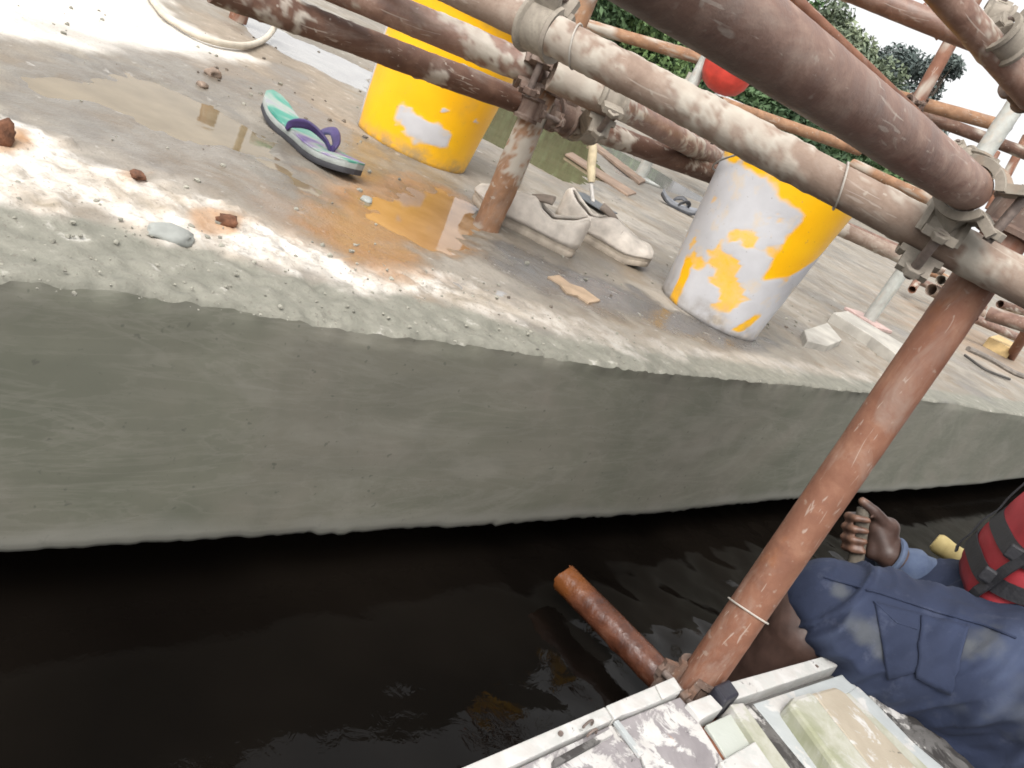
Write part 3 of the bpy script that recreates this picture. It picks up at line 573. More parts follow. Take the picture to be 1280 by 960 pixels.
# ------------------------------------------------------------------ shoes
CANV = simple('shoe_canvas', (.50, .455, .40), .85, .26, 26, .4); SOLE = simple('shoe_sole', (.36, .31, .25), .75, .35, 30, .2); INS = simple('shoe_lining', (.20, .165, .135), .9, .25, 40, .2)
def outline(L, n=48):                                                 # shoe plan: heel at x=0, toe at x=L
    xs = np.array([0, .02, .07, .18, .35, .5, .65, .76, .86, .94, .985, 1.]); ws = np.array([0, .40, .64, .76, .72, .76, .92, .98, .93, .74, .46, 0]) * .052
    q = .5 - .5 * np.cos(np.linspace(0, math.pi, n)); return q * L, np.interp(q, xs, ws)
def shoe(label, heel, toe, flip):
    heel, toe = Vector(heel), Vector(toe); d = toe - heel; d.z = 0; L = d.length; ang = math.atan2(d.y, d.x)
    t = thing('canvas_shoe', label, 'shoe', heel, 'pale shoes on the deck', Quaternion((0, 0, 1), ang))
    x, wd = outline(L); rise = .014 * sstep(.75 * L, L, x) ; bm = bmesh.new(); th = .027
    ring = [(x[i], wd[i]) for i in range(len(x))] + [(x[i], -wd[i]) for i in range(len(x) - 2, 0, -1)]
    lv = [(.97, 0), (1.0, .004), (1.0, .012), (.985, .014), (1.0, .016), (1.0, .024), (.97, th)]
    R_ = [[bm.verts.new((L * .5 + (a - L * .5) * (1 - (1 - s) * .5), b * s, z + np.interp(a, x, rise))) for a, b in ring] for s, z in lv]; n = len(ring)
    for A, B in zip(R_, R_[1:]):
        for j in range(n): bm.faces.new((A[j], A[(j + 1) % n], B[(j + 1) % n], B[j]))
    bm.faces.new(R_[0][::-1]); bm.faces.new(R_[-1]); bm_obj('sole', bm, SOLE, t, smooth=True, auto=45)
    # upper: two half shells meeting over the toe, open at the ankle
    m = 14; top = np.interp(x / L, [0, .03, .12, .3, .42, .5, .62, .8, .92, .98, 1], [.078, .088, .072, .053, .062, .078, .070, .059, .053, .043, .030])
    openw = np.interp(x / L, [0, .02, .1, .25, .4, .48, .52, 1], [.004, .62, .84, .84, .74, .40, 0, 0])
    V_ = []; F_ = []
    for sgn in (1, -1):
        b0 = len(V_)
        for i in range(len(x)):
            ow = openw[i] * wd[i]
            for j in range(m):
                u = j / (m - 1); a = u * math.pi / 2
                y = ow + (wd[i] * .965 - ow) * math.cos(a) ** .75; z = th - .004 + (top[i] - th + .004) * (math.sin(a) ** (.75 if ow > .001 else .9))
                V_.append((x[i] * .985 + .002, sgn * y, z + np.interp(x[i], x, rise) * (1 - u)))
        for f in grid_faces(len(x), m): F_.append(tuple(b0 + q for q in (f if sgn < 0 else f[::-1])))
    V_ = np.array(V_); Pn_ = V_ + (3.3 if flip else 7.7); wr = fbm(Pn_, 28, 3, 121) * .0022 * sstep(.03, .05, V_[:, 2]); V_[:, 2] += wr; V_[:, 1] += wr * np.sign(V_[:, 1])
    up = mesh_np('upper', V_, F_, CANV, t); up.data.materials.append(INS)
    bmm = bmesh.new(); bmm.from_mesh(up.data); bmesh.ops.remove_doubles(bmm, verts=bmm.verts, dist=.0004); bmm.to_mesh(up.data); bmm.free()
    so = up.modifiers.new('thickness', 'SOLIDIFY'); so.thickness = .0045; so.offset = -1
    xi = np.linspace(.03, .6, 14) * L; bm = bmesh.new(); wv = np.interp(xi, x, wd) * .86; pr = [(a, b) for a, b in zip(xi, wv)] + [(a, -b) for a, b in zip(xi[::-1], wv[::-1])]
    prism(bm, pr, th - .003, th + .004); bm_obj('insole', bm, INS, t)
    for s in (1, -1):                                                 # padded collar
        bm = bmesh.new(); k = [i for i in range(len(x)) if x[i] / L < .5]; pts = [(x[i] * .985 + .002, s * max(openw[i] * wd[i], .0005), top[i] + .001) for i in k]
        sweep(bm, pts, .0042, 8); bm_obj('collar', bm, CANV, t, smooth=True)
    for xx_, lo_, hi_ in ((.74, .15, 1.), (.60, .1, .95)):
        for sgn in (1, -1):
            i_ = int(np.argmin(np.abs(x / L - xx_))); bm = bmesh.new(); pts = []
            for u in np.linspace(lo_, hi_, 10):
                a_ = u * math.pi / 2; ii = min(len(x) - 1, i_ + int(round((1 - u) * 2))); pts.append((x[ii] * .985 + .002, sgn * wd[ii] * .968 * math.cos(a_) ** .75, th - .002 + (top[ii] - th + .004) * math.sin(a_) ** .9 + .0006))
            sweep(bm, pts, .0013, 5); bm_obj('seam', bm, INS if xx_ < .7 else CANV, t, smooth=True)
    bm = bmesh.new(); rows = []                                       # tongue lying back over the opening
    for i, u in enumerate(np.linspace(0, 1, 8)):
        xx = L * (.55 - .19 * u); zz = .080 + .030 * u - .012 * u * u; rows.append([bm.verts.new((xx, y * (.016 + .012 * u), zz - abs(y) ** 2 * .012)) for y in np.linspace(-1, 1, 7)])
    for a, b in zip(rows, rows[1:]):
        for j in range(6): bm.faces.new((a[j], a[j + 1], b[j + 1], b[j]))
    o = bm_obj('tongue', bm, INS, t, smooth=True); so = o.modifiers.new('thickness', 'SOLIDIFY'); so.thickness = .005
    return t
shoe('grimy white shoe with its heel to the right and toe tucked behind the rusty post', G(716, 322), G(586, 255), False)
shoe('grimy white shoe behind, toe pointing right at the worn bucket', G(690, 276), G(806, 340), True)

# ------------------------------------------------------------------ flip-flops
def flipflop_mat():
    m = M('flipflop_print'); n = m.noise(9, 3, .5, dist=1.2); z = m.noise(14, 3, co=m.map((1, 1, 1), loc=(5, 0, 0)))
    b = m.ramp(n, (.36, (.025, .20, .15)), (.48, (.07, .27, .21)), (.55, (.30, .34, .31)), (.63, (.24, .20, .32)), (.74, (.11, .07, .22)))
    m.p(Base_Color=m.mix(m.ramp(z, (.5, 0.), (.7, .5)), b, (.36, .39, .36)), Roughness=.6); m.bump(m.noise(120, 3), .2, .002); return m.m
FTOP = flipflop_mat(); FEDGE = simple('flipflop_edge', (.27, .29, .275), .7); FBASE = simple('flipflop_base', (.035, .035, .04), .7); STRAP = simple('flipflop_strap', (.055, .035, .13), .45); DARKR = simple('dark_rubber', (.05, .052, .058), .6); GREYR = simple('grey_rubber', (.20, .21, .23), .6)
def flipflop(name, label, heel, toe, top, edge, bottom, strap, group=None, tilt=0.0):
    heel, toe = Vector(heel), Vector(toe); d = toe - heel; d.z = 0; L = d.length; t = thing(name, label, 'flip-flop', heel, group, Quaternion((0, 0, 1), math.atan2(d.y, d.x)) @ Quaternion((1, 0, 0), tilt))
    x, wd = outline(L); wd = wd * .82 * L / .28; curve = lambda a: .016 * max(0, (a / L - .6) / .4) ** 2 + .03 * max(0, (.35 - a / L) / .35) ** 2
    ring = [(x[i], wd[i]) for i in range(len(x))] + [(x[i], -wd[i]) for i in range(len(x) - 2, 0, -1)]; n = len(ring)
    for nm, z0, z1, mt in (('sole_base', 0, .010, bottom), ('sole_middle', .0102, .020, edge), ('footbed', .0202, .0235, top)):
        bm = bmesh.new(); R_ = [[bm.verts.new((a, b * s, z + curve(a))) for a, b in ring] for s, z in ((.985, z0), (1., z0 + .001), (1., z1 - .001), (.985, z1))]
        for A, B in zip(R_, R_[1:]):
            for j in range(n): bm.faces.new((A[j], A[(j + 1) % n], B[(j + 1) % n], B[j]))
        bm.faces.new(R_[0][::-1]); bm.faces.new(R_[-1]); bm_obj(nm, bm, mt, t, smooth=True)
    for s in (1, -1):
        pts = spline([(L * .74, 0, .026), (L * .70, s * .012, .042), (L * .58, s * .027, .050), (L * .46, s * .034, .036), (L * .42, s * .033, .020)], 6)
        bm = bmesh.new(); rows = []
        for i, p in enumerate(pts):
            wid = .003 + .006 * math.sin(math.pi * i / (len(pts) - 1)); dd = (pts[min(i + 1, len(pts) - 1)] - pts[max(i - 1, 0)]).normalized(); sd_ = dd.cross(Vector((0, -s * .8, .6))).normalized()
            rows.append([bm.verts.new(p + sd_ * wid * q) for q in (-1, -.4, .4, 1)])
        for a, b in zip(rows, rows[1:]):
            for j in range(3): bm.faces.new((a[j], a[j + 1], b[j + 1], b[j]))
        o = bm_obj('strap', bm, strap, t, smooth=True); so = o.modifiers.new('thickness', 'SOLIDIFY'); so.thickness = .004
    bm = bmesh.new(); sweep(bm, [(L * .74, 0, .018), (L * .74, 0, .030), (L * .735, 0, .036)], .0038, 8); bm_obj('toe_post', bm, strap, t, smooth=True)
    return t
flipflop('flip_flop', 'teal and purple marbled flip-flop lying in the brown puddle', G(330, 145), G(438, 229), FTOP, FEDGE, FBASE, STRAP)
flipflop('flip_flop', 'dark grey rubber flip-flop lying left of the worn bucket', G(822, 250), G(868, 272), GREYR, GREYR, DARKR, DARKR)

# ------------------------------------------------------------------ trowel, plank pieces, debris, hose
t = thing('hand_trowel', 'plastering trowel with a pale curved handle lying behind the shoes', 'trowel', G(738, 252))
a, b = G(718, 244) - t.location, G(760, 270) - t.location; dv = (b - a).normalized(); sv = Vector((-dv.y, dv.x, 0)); c = (a + b) / 2
bm = bmesh.new(); box(bm, c + Vector((0, 0, .012)), dv * (b - a).length * .5, sv * .055, Vector((0, 0, .0018))); bm_obj('blade', bm, simple('trowel_steel', (.10, .11, .12), .45, .2, 40, .1, .4), t, bevel=.0008)
hp = at(736, 240, 3.0) - t.location; pts = [c + Vector((0, 0, .012)), c + Vector((0, 0, .05)) - dv * .03, c + Vector((0, 0, .085)) - dv * .06]
bm = bmesh.new(); sweep(bm, spline(pts, 5), .006, 8); bm_obj('tang', bm, simple('tang_steel', (.42, .40, .37), .5), t, smooth=True)
pts = spline([c + Vector((0, 0, .06)) - dv * .035, c + Vector((0, 0, .10)) - dv * .06, c + Vector((0, 0, .15)) - dv * .085, c + Vector((0, 0, .185)) - dv * .125], 5); bm = bmesh.new(); sweep(bm, pts, [.008 + .006 * math.sin(math.pi * min(1, k / (len(pts) - 1) * .8 + .15)) for k in range(len(pts))], 10); bm_obj('handle', bm, simple('trowel_handle', (.44, .37, .24), .6, .25, 40), t, smooth=True)
WOODB = simple('brown_plank', (.20, .14, .10), .8, .3, 12, .3); TIMB = simple('yellow_timber', (.50, .36, .17), .8, .25, 20, .3)
def flat(name, label, cat, px, h, mat, grp=None, z=0.0, bev=.003):
    P = [G(*p) for p in px]; c = sum(P, Vector()) / len(P); bm = bmesh.new(); prism(bm, [(p.x - c.x, p.y - c.y) for p in P], -.003, h); o = bm_obj(name, bm, mat, loc=Vector((c.x, c.y, z)), bevel=bev)
    return tag(o, label, cat, grp) if label else o
flat('timber_plank', 'flat brown plank lying behind the shoes and trowel', 'plank', [(706, 194), (714, 192), (795, 243), (784, 246)], .008, WOODB)
flat('timber_plank', 'thin brown strip lying on the wet deck under the low pipe', 'strip', [(735, 180), (742, 179), (806, 228), (799, 231)], .012, WOODB)
flat('timber_offcut', 'yellow timber block lying by the far right edge', 'timber', [(1228, 432), (1240, 428), (1268, 442), (1258, 448)], .06, TIMB)
CHIP = simple('broken_concrete', (.36, .34, .30), .9, .25, 14, .4)
flat('concrete_strip', 'pale broken concrete strip along the deck edge behind the red prop', 'concrete piece', [(1034, 402), (1052, 399), (1140, 452), (1122, 462), (1082, 432)], .035, CHIP)
flat('concrete_fragment', 'crumbling lump of concrete right of the worn bucket', 'concrete piece', [(1000, 420), (1030, 410), (1048, 432), (1030, 440), (1004, 434)], .02, CHIP)
def rock(name, label, cat, p, r, mat, sq=(1, 1, .6), seed=0, grp=None):
    bm = bmesh.new(); bmesh.ops.create_icosphere(bm, subdivisions=3, radius=1)
    V_ = np.array([v.co for v in bm.verts]); k = 1 + fbm(V_ + seed * 9.1, 1.1, 3, 131) * .35 + fbm(V_ + seed, 3.5, 3, 132) * .14
    for v, q in zip(bm.verts, V_ * k[:, None] * np.array(sq) * r): v.co = q
    o = bm_obj(name, bm, mat, loc=Vector((p.x, p.y, slab_z(p.x, p.y) + r * sq[2] * .35)), smooth=True, auto=70); o.rotation_euler.z = seed
    return tag(o, label, cat, grp)
RUSTM = simple('rebar_rust', (.13, .055, .028), .9, .6, 60, .6); STONE = simple('grey_stone', (.27, .28, .26), .8, .2, 20, .3); BRST = simple('brown_stone', (.20, .15, .115), .9, .3, 40, .4)
rock('rebar_stub', 'crusty rusted rebar stub in the white band above the grey stone', 'rebar', G(284, 281), .011, RUSTM, (1.3, .8, .8), 1); rock('rebar_stub', 'small faint rusted rebar stub in the white band', 'rebar', G(170, 224), .010, RUSTM, (1.5, .9, .5), 2)
rock('rebar_stub', 'large rusted rebar lump at the left edge of the picture', 'rebar', G(2, 180), .014, RUSTM, (.8, 1, 1.3), 3)
rock('stone', 'smooth blue-grey stone at the lower rim of the white band', 'stone', G(212, 297), .017, STONE, (1.6, .9, .6), 4); rock('stone', 'brown pebble on the bare deck above the puddle', 'stone', G(265, 95), .016, BRST, (1.2, .9, .7), 5); rock('stone', 'small dark pebble just below the brown pebble', 'stone', G(252, 109), .010, BRST, (1.2, .9, .7), 6)
rock('stone', 'small grey pebble in the orange puddle by the flip-flop', 'stone', G(458, 248), .010, STONE, (1.1, .9, .6), 7)
flat('plaster_flake', 'peach coloured flake on the dark wet patch below the shoes', 'flake', [(684, 347), (698, 345), (712, 356), (728, 361), (750, 377), (735, 380), (722, 371), (708, 368), (700, 357)], .003, simple('peach_flake', (.34, .25, .17), .9), bev=.001)
# mortar crumbs along the edge
rng = np.random.default_rng(5); VV, FF = [], []
bmi = bmesh.new(); bmesh.ops.create_icosphere(bmi, subdivisions=1, radius=1); IV = np.array([v.co for v in bmi.verts]); IF = [[v.index for v in f.verts] for f in bmi.faces]; bmi.free()
def crumb(s, t, r):
    p = st(s, t); z = slab_z(p.x, p.y); b = sum(len(a) for a in VV); VV.append(np.array([p.x, p.y, z + r * .3]) + IV * r * rng.uniform(.6, 1.3, (len(IV), 1)) * [1, 1, .75]); FF.extend([[i + b for i in f] for f in IF])
for k in range(620):
    s = -1.0 + 1.7 * rng.beta(1, 2.2); crumb(s, abs(rng.normal(.07, .06)) + .004, .0006 + .0026 * rng.random() ** 4)
for k in range(160):
    crumb(-1.0 + .9 * rng.random() ** 1.5, .14 + .10 * rng.random(), .001 + .0035 * rng.random() ** 4)
for k in range(420): crumb(rng.uniform(-.7, 1.9), rng.uniform(.2, 1.3), .0012 + .0045 * rng.random() ** 4)
kind(mesh_np('mortar_crumbs', np.concatenate(VV), FF, simple('crumbs', (.23, .222, .185), .95, .4, 60, .2), smooth=False), 'stuff')
VV, FF = [], []
for k in range(90):
    px_, py_ = (rng.uniform(240, 470), rng.uniform(40, 190)) if k < 65 else (rng.uniform(600, 1000), rng.uniform(330, 430))
    p = G(px_, py_); d_ = p - EO; crumb(d_.dot(EU), d_.dot(EN), .0015 + .006 * rng.random() ** 4)
kind(mesh_np('grit', np.concatenate(VV), FF, simple('dark_grit', (.12, .10, .08), .95, .4, 60, .2), smooth=False), 'stuff')
# hoses and cables
HOSE = simple('pale_hose', (.50, .45, .37), .7, .2, 20)
bm = bmesh.new(); sweep(bm, spline([G(150, -70, .012), G(192, 2, .012), G(222, 30, .012), G(262, 50, .012), G(305, 57, .012), G(332, 48, .012), G(347, 28, .05), G(352, 14, .16), at(350, -30, 1.4)], 8), .0085, 10)
tag(bm_obj('hose', bm, HOSE, smooth=True), 'pale hose curving over the deck at the top left', 'hose')
bm = bmesh.new(); sweep(bm, spline([G(1210, 436, .01), G(1240, 450, .01), G(1268, 466, .01), G(1300, 476, .01)], 8), .014, 8); tag(bm_obj('hose', bm, simple('dark_hose', (.16, .14, .12), .7), smooth=True), 'dark hose lying by the timber at the right edge', 'hose')
bm = bmesh.new(); sweep(bm, spline([G(1206, 444, .01), G(1232, 462, .01), G(1262, 474, .01)], 8), .006, 8); tag(bm_obj('cable', bm, simple('black_cable', (.05, .045, .04), .7), smooth=True), 'thin black cable lying below the dark hose', 'cable')

# ------------------------------------------------------------------ work raft
ZD = -.25
def paint_mat(name, base_a, base_b, white=.4, rust=.2, black=.2, sc=9, green=0.0):
    m = M(name); n = m.noise(sc, 6, .65, dist=.8); n2 = m.noise(sc * 2.3, 6, .7, dist=.5, co=m.map((1, 1, 1), loc=(3, 7, 1))); n3 = m.noise(sc * 1.4, 5, .6, co=m.map((1, 1, 1), loc=(8, 1, 4)), dist=1.)
    b = m.ramp(n, (.3, base_a), (.7, base_b))
    b = m.mix(m.ramp(n2, (.60 - white * .25, 0.), (.66 - white * .25, 1.)), b, m.ramp(n3, (.3, (.38, .36, .335)), (.7, (.52, .515, .50))))
    b = m.mix(m.ramp(n3, (.80 - rust * .5, 0.), (.86 - rust * .5, .8)), b, (.42, .25, .15))
    b = m.mix(m.ramp(m.noise(sc * 3, 6, .7, dist=.7, co=m.map((1, 1, 1), loc=(1, 1, 9))), (.80 - black * .5, 0.), (.86 - black * .5, 1.)), b, (.035, .032, .03))
    if green: b = m.mix(m.math('MULTIPLY', m.ramp(n3, (.45, 0.), (.65, 1.)), green), b, (.20, .21, .12))
    m.p(Base_Color=b, Roughness=.6); m.bump(n2, .3, .004); m.bump(m.noise(150, 3), .2, .002); return m.m
TRIM = paint_mat('white_trim_paint', (.36, .36, .34), (.47, .47, .45), .45, .26, .34, 13)
PANEL = paint_mat('mottled_panel_paint', (.17, .155, .16), (.28, .26, .262), .42, .28, .34, 11)
GRAYP = paint_mat('grey_panel_paint', (.30, .32, .32), (.40, .42, .42), .15, .1, .25, 8)
MOULD = paint_mat('mouldy_panel_paint', (.055, .05, .045), (.16, .155, .15), .30, .16, .62, 7)
COVERM = paint_mat('cover_paint', (.31, .31, .25), (.43, .42, .37), .3, .12, .24, 7, .8)
TANP = paint_mat('tan_plank_paint', (.29, .25, .19), (.37, .325, .255), .15, .1, .24, 8)
GREENP = paint_mat('pale_green_plate', (.36, .38, .34), (.42, .44, .40), .1, .12, .05, 10)
BLACKC = simple('black_clamp', (.02, .02, .028), .45, .3, 30)
RUSTG = simple('rusty_gap', (.15, .055, .025), .9, .5, 40, .5)
HULL = simple('raft_hull', (.10, .095, .09), .7)
ro = G(880, 900, ZD); raft = thing('work_raft', 'weathered white and grey work raft with peeling paint in the foreground', 'raft', ro)
def rp(name, px, z0, z1, mat, bev=.0015, lab=None):
    P = [G(*p, ZD) for p in px]; c = sum(P, Vector()) / len(P); bm = bmesh.new(); prism(bm, [(p.x - c.x, p.y - c.y) for p in P], z0, z1)
    o = bm_obj(name, bm, mat, raft, loc=Vector((c.x, c.y, ZD)) - ro, bevel=bev)
    if lab: o['label'] = lab
    return o
# hull under the left and the right half, a notch left open for the prop
rp('hull', [(560, 985), (835, 862), (846, 872), (905, 960), (960, 1050), (520, 1150)], -.16, -.016, HULL, .004)
rp('hull', [(915, 872), (1062, 830), (1500, 1020), (1500, 1200), (960, 1050), (905, 960), (890, 915)], -.16, -.016, HULL, .004)
rp('edge_trim', [(520, 986), (754, 886), (764, 902), (540, 1006)], -.035, .004, TRIM)
rp('edge_trim', [(755, 886), (838, 851), (848, 869), (800, 889), (774, 898), (766, 903)], -.035, .006, TRIM)
rp('corner_bracket', [(815, 862), (838, 852), (848, 868), (824, 880)], .0065, .009, TRIM, .0008)
rp('panel', [(540, 1008), (766, 904), (774, 917), (800, 945), (820, 1000), (700, 1100), (520, 1080)], -.015, -.002, PANEL)
rp('panel', [(775, 916), (768, 904), (802, 890), (850, 871), (866, 890), (905, 952), (940, 1010), (840, 1040), (802, 946)], -.015, .0, PANEL)
rp('seam_strip', [(766, 904), (771, 902), (803, 944), (798, 948)], -.001, .004, GRAYP, .0008)
rp('seam_strip', [(690, 952), (760, 914), (764, 921), (690, 962)], -.003, .005, MOULD, .0008)
rp('notch_floor', [(846, 866), (905, 860), (925, 900), (915, 960), (880, 915)], -.05, -.03, RUSTG)
rp('white_block', [(855, 884), (884, 873), (900, 890), (873, 904)], -.02, .008, TRIM)
rp('black_clamp', [(884, 868), (903, 859), (917, 879), (899, 889)], -.02, .018, BLACKC, .004)
rp('rust_strip', [(868, 906), (880, 902), (916, 948), (904, 956)], -.02, -.006, RUSTG)
rp('green_plate', [(884, 904), (916, 889), (944, 926), (910, 946)], -.02, -.003, GREENP)
rp('white_block', [(896, 957), (940, 931), (966, 968), (925, 996)], -.02, .007, TRIM)
rp('edge_trim', [(900, 859), (1046, 818), (1062, 829), (914, 879)], -.035, .006, TRIM)
rp('pale_strip', [(910, 884), (926, 882), (1000, 985), (980, 992)], -.02, .006, COVERM)
rp('groove_strip', [(928, 884), (940, 880), (1030, 990), (1008, 990)], -.02, .002, MOULD)
rp('panel', [(942, 879), (1060, 840), (1078, 856), (1060, 866), (985, 890), (1060, 985), (1034, 990)], -.02, -.001, GRAYP)
rp('raised_cover', [(974, 892), (980, 884), (1003, 877), (1090, 990), (1045, 992)], -.01, .024, COVERM, .007)
rp('raised_cover', [(1004, 876.5), (1034, 868), (1046, 874), (1150, 985), (1092, 992)], -.01, .019, TANP, .006)
rp('cover_lip', [(1047, 873), (1056, 870), (1176, 985), (1152, 986)], -.01, .010, COVERM, .003)
rp('panel', [(1058, 868), (1072, 857), (1098, 882), (1142, 928), (1214, 988), (1178, 990)], -.02, .0, GRAYP)
rp('panel', [(1064, 832), (1500, 1022), (1500, 1200), (1215, 990), (1140, 926), (1096, 880), (1070, 852), (1058, 838)], -.02, .002, MOULD)

for px_, py_ in ((733, 909), (738, 920), (905, 876)):
    bm = bmesh.new(); c = G(px_, py_, ZD + .004) - ro; sweep(bm, [c + EU * .007 * math.cos(u) + Vector((0, 0, .002 + .009 * math.sin(u))) for u in np.linspace(0, math.pi, 10)], .0016, 6); bm_obj('eye_bolt', bm, BOLT, raft, smooth=True)
for px_, py_ in ((700, 918), (1020, 834)):
    bm = bmesh.new(); c = G(px_, py_, ZD + .004) - ro; cyl(bm, c, c + Vector((0, 0, .003)), .003, 10); bm_obj('rivet', bm, BOLT, raft, smooth=True)
# ------------------------------------------------------------------ person
from mathutils.bvhtree import BVHTree
def blob(name, caps, voxel, mat, parent=None, smooth=6, post=None, attrs=None):
    bm = bmesh.new()
    for a, b, ra, rb in caps:
        a, b = Vector(a), Vector(b)
        for p, r in ((a, ra), (b, rb)):
            bmesh.ops.create_icosphere(bm, subdivisions=3, radius=r, matrix=Matrix.Translation(p))
        if (b - a).length > 1e-5: cyl(bm, a, b, ra, 24, rb)
    me = bpy.data.meshes.new(name + '_src'); bm.to_mesh(me); bm.free(); o = bpy.data.objects.new(name + '_src', me); C.objects.link(o)
    r = o.modifiers.new('r', 'REMESH'); r.mode = 'VOXEL'; r.voxel_size = voxel
    s = o.modifiers.new('s', 'SMOOTH'); s.factor = .5; s.iterations = smooth
    bpy.context.view_layer.update(); dg = bpy.context.evaluated_depsgraph_get(); m2 = bpy.data.meshes.new_from_object(o.evaluated_get(dg))
    bpy.data.objects.remove(o); bpy.data.meshes.remove(me); m2.name = name
    n = len(m2.vertices); co = np.zeros(n * 3); m2.vertices.foreach_get('co', co); co = co.reshape(-1, 3); no = np.zeros(n * 3); m2.vertices.foreach_get('normal', no); no = no.reshape(-1, 3)
    if post is not None:
        co = co + no * post(co, no)[:, None]; m2.vertices.foreach_set('co', co.ravel())
    for k, fn in (attrs or {}).items():
        a = m2.attributes.new(k, 'FLOAT', 'POINT'); a.data.foreach_set('value', fn(co, no).astype(np.float32))
    m2.update(); return link(name, m2, mat, parent)
m = M('dark_skin'); n = m.noise(40, 4)
m.p(Base_Color=m.mix(m.attr('palm'), m.ramp(n, (.3, (.038, .021, .016)), (.7, (.070, .040, .031))), (.30, .155, .095)), Roughness=.48); m.bump(m.noise(220, 3), .15, .0015)
m.b.inputs['Subsurface Weight'].default_value = 0.0; SKIN = m.m
m = M('blue_trouser_cloth'); n = m.noise(7, 5, .6); wv = m.noise(260, 2)
cl = m.ramp(n, (.3, (.006, .011, .030)), (.7, (.016, .025, .058))); cl = m.mix(m.attr('fade'), cl, (.040, .054, .098)); cl = m.mix(m.attr('mud'), cl, (.10, .105, .10))
cl = m.mix(m.math('MULTIPLY', m.ramp(m.noise(30, 5, .7), (.58, 0.), (.74, 1.)), .3), cl, (.09, .10, .14))
m.p(Base_Color=cl, Roughness=.88); m.bump(wv, .25, .0015); m.bump(m.noise(24, 4), .2, .006); DENIM = m.m
m = M('sleeve_cloth'); n = m.noise(14, 5, .65); m.p(Base_Color=m.mix(m.attr('mud'), m.ramp(n, (.3, (.045, .065, .12)), (.7, (.10, .13, .19))), (.24, .23, .22)), Roughness=.9); m.bump(m.noise(200, 2), .25, .002); SLEEVE = m.m
VRED = simple('vest_red', (.30, .022, .030), .7, .22, 8, .25); VBLK = simple('vest_webbing', (.014, .014, .017), .6, .3, 60, .3)
up = Vector((0, 0, 1))
Kn = at(1004, 764, 1.33); Hn = at(1352, 896, 1.20); fd = (Kn - Hn); fd.z = 0; fd.normalize(); sd2 = Vector((-fd.y, fd.x, 0)); sd2 = sd2 if sd2.y > 0 else -sd2
LEAN = math.radians(0); td = fd.copy(); ts = sd2.copy()
tu = up * math.cos(LEAN) + td * math.sin(LEAN); tf = td * math.cos(LEAN) - up * math.sin(LEAN)
vc = at(1214, 764, 1.27) - tf * .118 + ts * .120                                  # middle of the vest hem
pel = vc - tu * .10; Hf = Hn + sd2 * .20; Kf = at(1100, 742, 1.56); Kf.z = min(Kf.z, Hf.z + .03)
ch = vc + tu * .30; nk = vc + tu * .47; hd = nk + tu * .16 + fd * .02
ShR = vc + tu * .40 + ts * .19; ShL = vc + tu * .40 - ts * .19
wr = at(1108, 692, 1.49); el = at(1238, 772, 1.50)
ElL = ShL - up * .25 - td * .10 - ts * .06; WrL = ElL - up * .22 - td * .05 - ts * .04
Kb = at(1003, 792, 1.315)
R3, U3, N3 = _r.copy(), _u.copy(), -_f.copy()
rc = at(1075, 668, 1.49); ra = (U3 * .98 + R3 * .16).normalized()         # held rod: centre, axis
rr_ = (R3 - ra * R3.dot(ra)).normalized(); rn = N3
caps = [(pel, vc + tu * .05, .11, .088), (vc + tu * .05, ch, .088, .088), (ch, nk, .088, .06), (nk, hd, .058, .06), (hd, hd + up * .05, .088, .09), (hd + td * .03 - up * .05, hd + td * .055 - up * .07, .05, .035),
        (hd + td * .09 + up * .0, hd + td * .112 - up * .025, .012, .016), (hd + ts * .085, hd + ts * .09 - up * .04, .016, .012), (hd - ts * .085, hd - ts * .09 - up * .04, .016, .012),
        (hd + td * .085 - up * .06, hd + td * .088 - up * .06, .022, .022),
        (ShL, ch, .07, .09), (ShR, ch, .07, .09), (ShL, ElL, .06, .045), (ElL, WrL, .045, .032), (WrL, WrL - up * .09, .035, .03), (ShR, el, .06, .045), (el, wr, .044, .026),
        (Hn, Kn, .095, .062), (Hf, Kf, .095, .062), (pel, Hn, .11, .10), (pel, Hf, .11, .10),
        (Kn, Kb, .062, .064), (Kb, Kb - up * .16, .062, .064), (Kb - up * .16, Kn - up * .42, .062, .040), (Kn - up * .42, Kn - up * .47 + fd * .17, .04, .025), (Kf, Kf - up * .42, .058, .04), (Kf - up * .42, Kf - up * .47 + fd * .17, .04, .025)]
# right hand closed round the rod
pm0 = rc + rr_ * .030 - rn * .004
caps += [(wr, pm0 + rr_ * .032 - ra * .012, .024, .022), (pm0 + rr_ * .022 + ra * .020, pm0 + rr_ * .020 - ra * .030, .021, .019), (pm0 + rr_ * .002 + ra * .026, pm0 + rr_ * .000 - ra * .030, .017, .015), (wr, pm0 + ra * .020, .024, .019)]
TIPS = []
for k, (o_, ln) in enumerate([(.030, 1.0), (.010, 1.08), (-.010, 1.02), (-.028, .85)]):
    b = rc + ra * o_; k0 = b + rr_ * .024 - rn * .014; k1 = b - rr_ * .004 * ln - rn * .026; k2 = b - rr_ * .026 * ln - rn * .006; k3 = b - rr_ * .020 * ln + rn * .017; k4 = b + rr_ * .001 + rn * .021
    caps += [(k0, k1, .0090, .0085), (k1, k2, .0083, .0078), (k2, k3, .0077, .0072), (k3, k4, .0072, .0064)]; TIPS += [k2, k3, k4]
t0 = pm0 + rr_ * .016 + ra * .022 + rn * .008; t1 = rc + rr_ * .014 + ra * .048 + rn * .012; t2 = rc - rr_ * .010 + ra * .062 + rn * .010
caps += [(t0, t1, .014, .0105), (t1, t2, .0105, .0085)]; TIPS.append(t2 + ra * .004)
def palm(co, no):
    d = np.min([np.linalg.norm(co - np.array(t), axis=1) for t in TIPS], 0); return sstep(.016, .006, d) * .35
person = thing('person', 'person in blue trousers and red life vest seated on the raft, gripping a rod', 'person', pel)
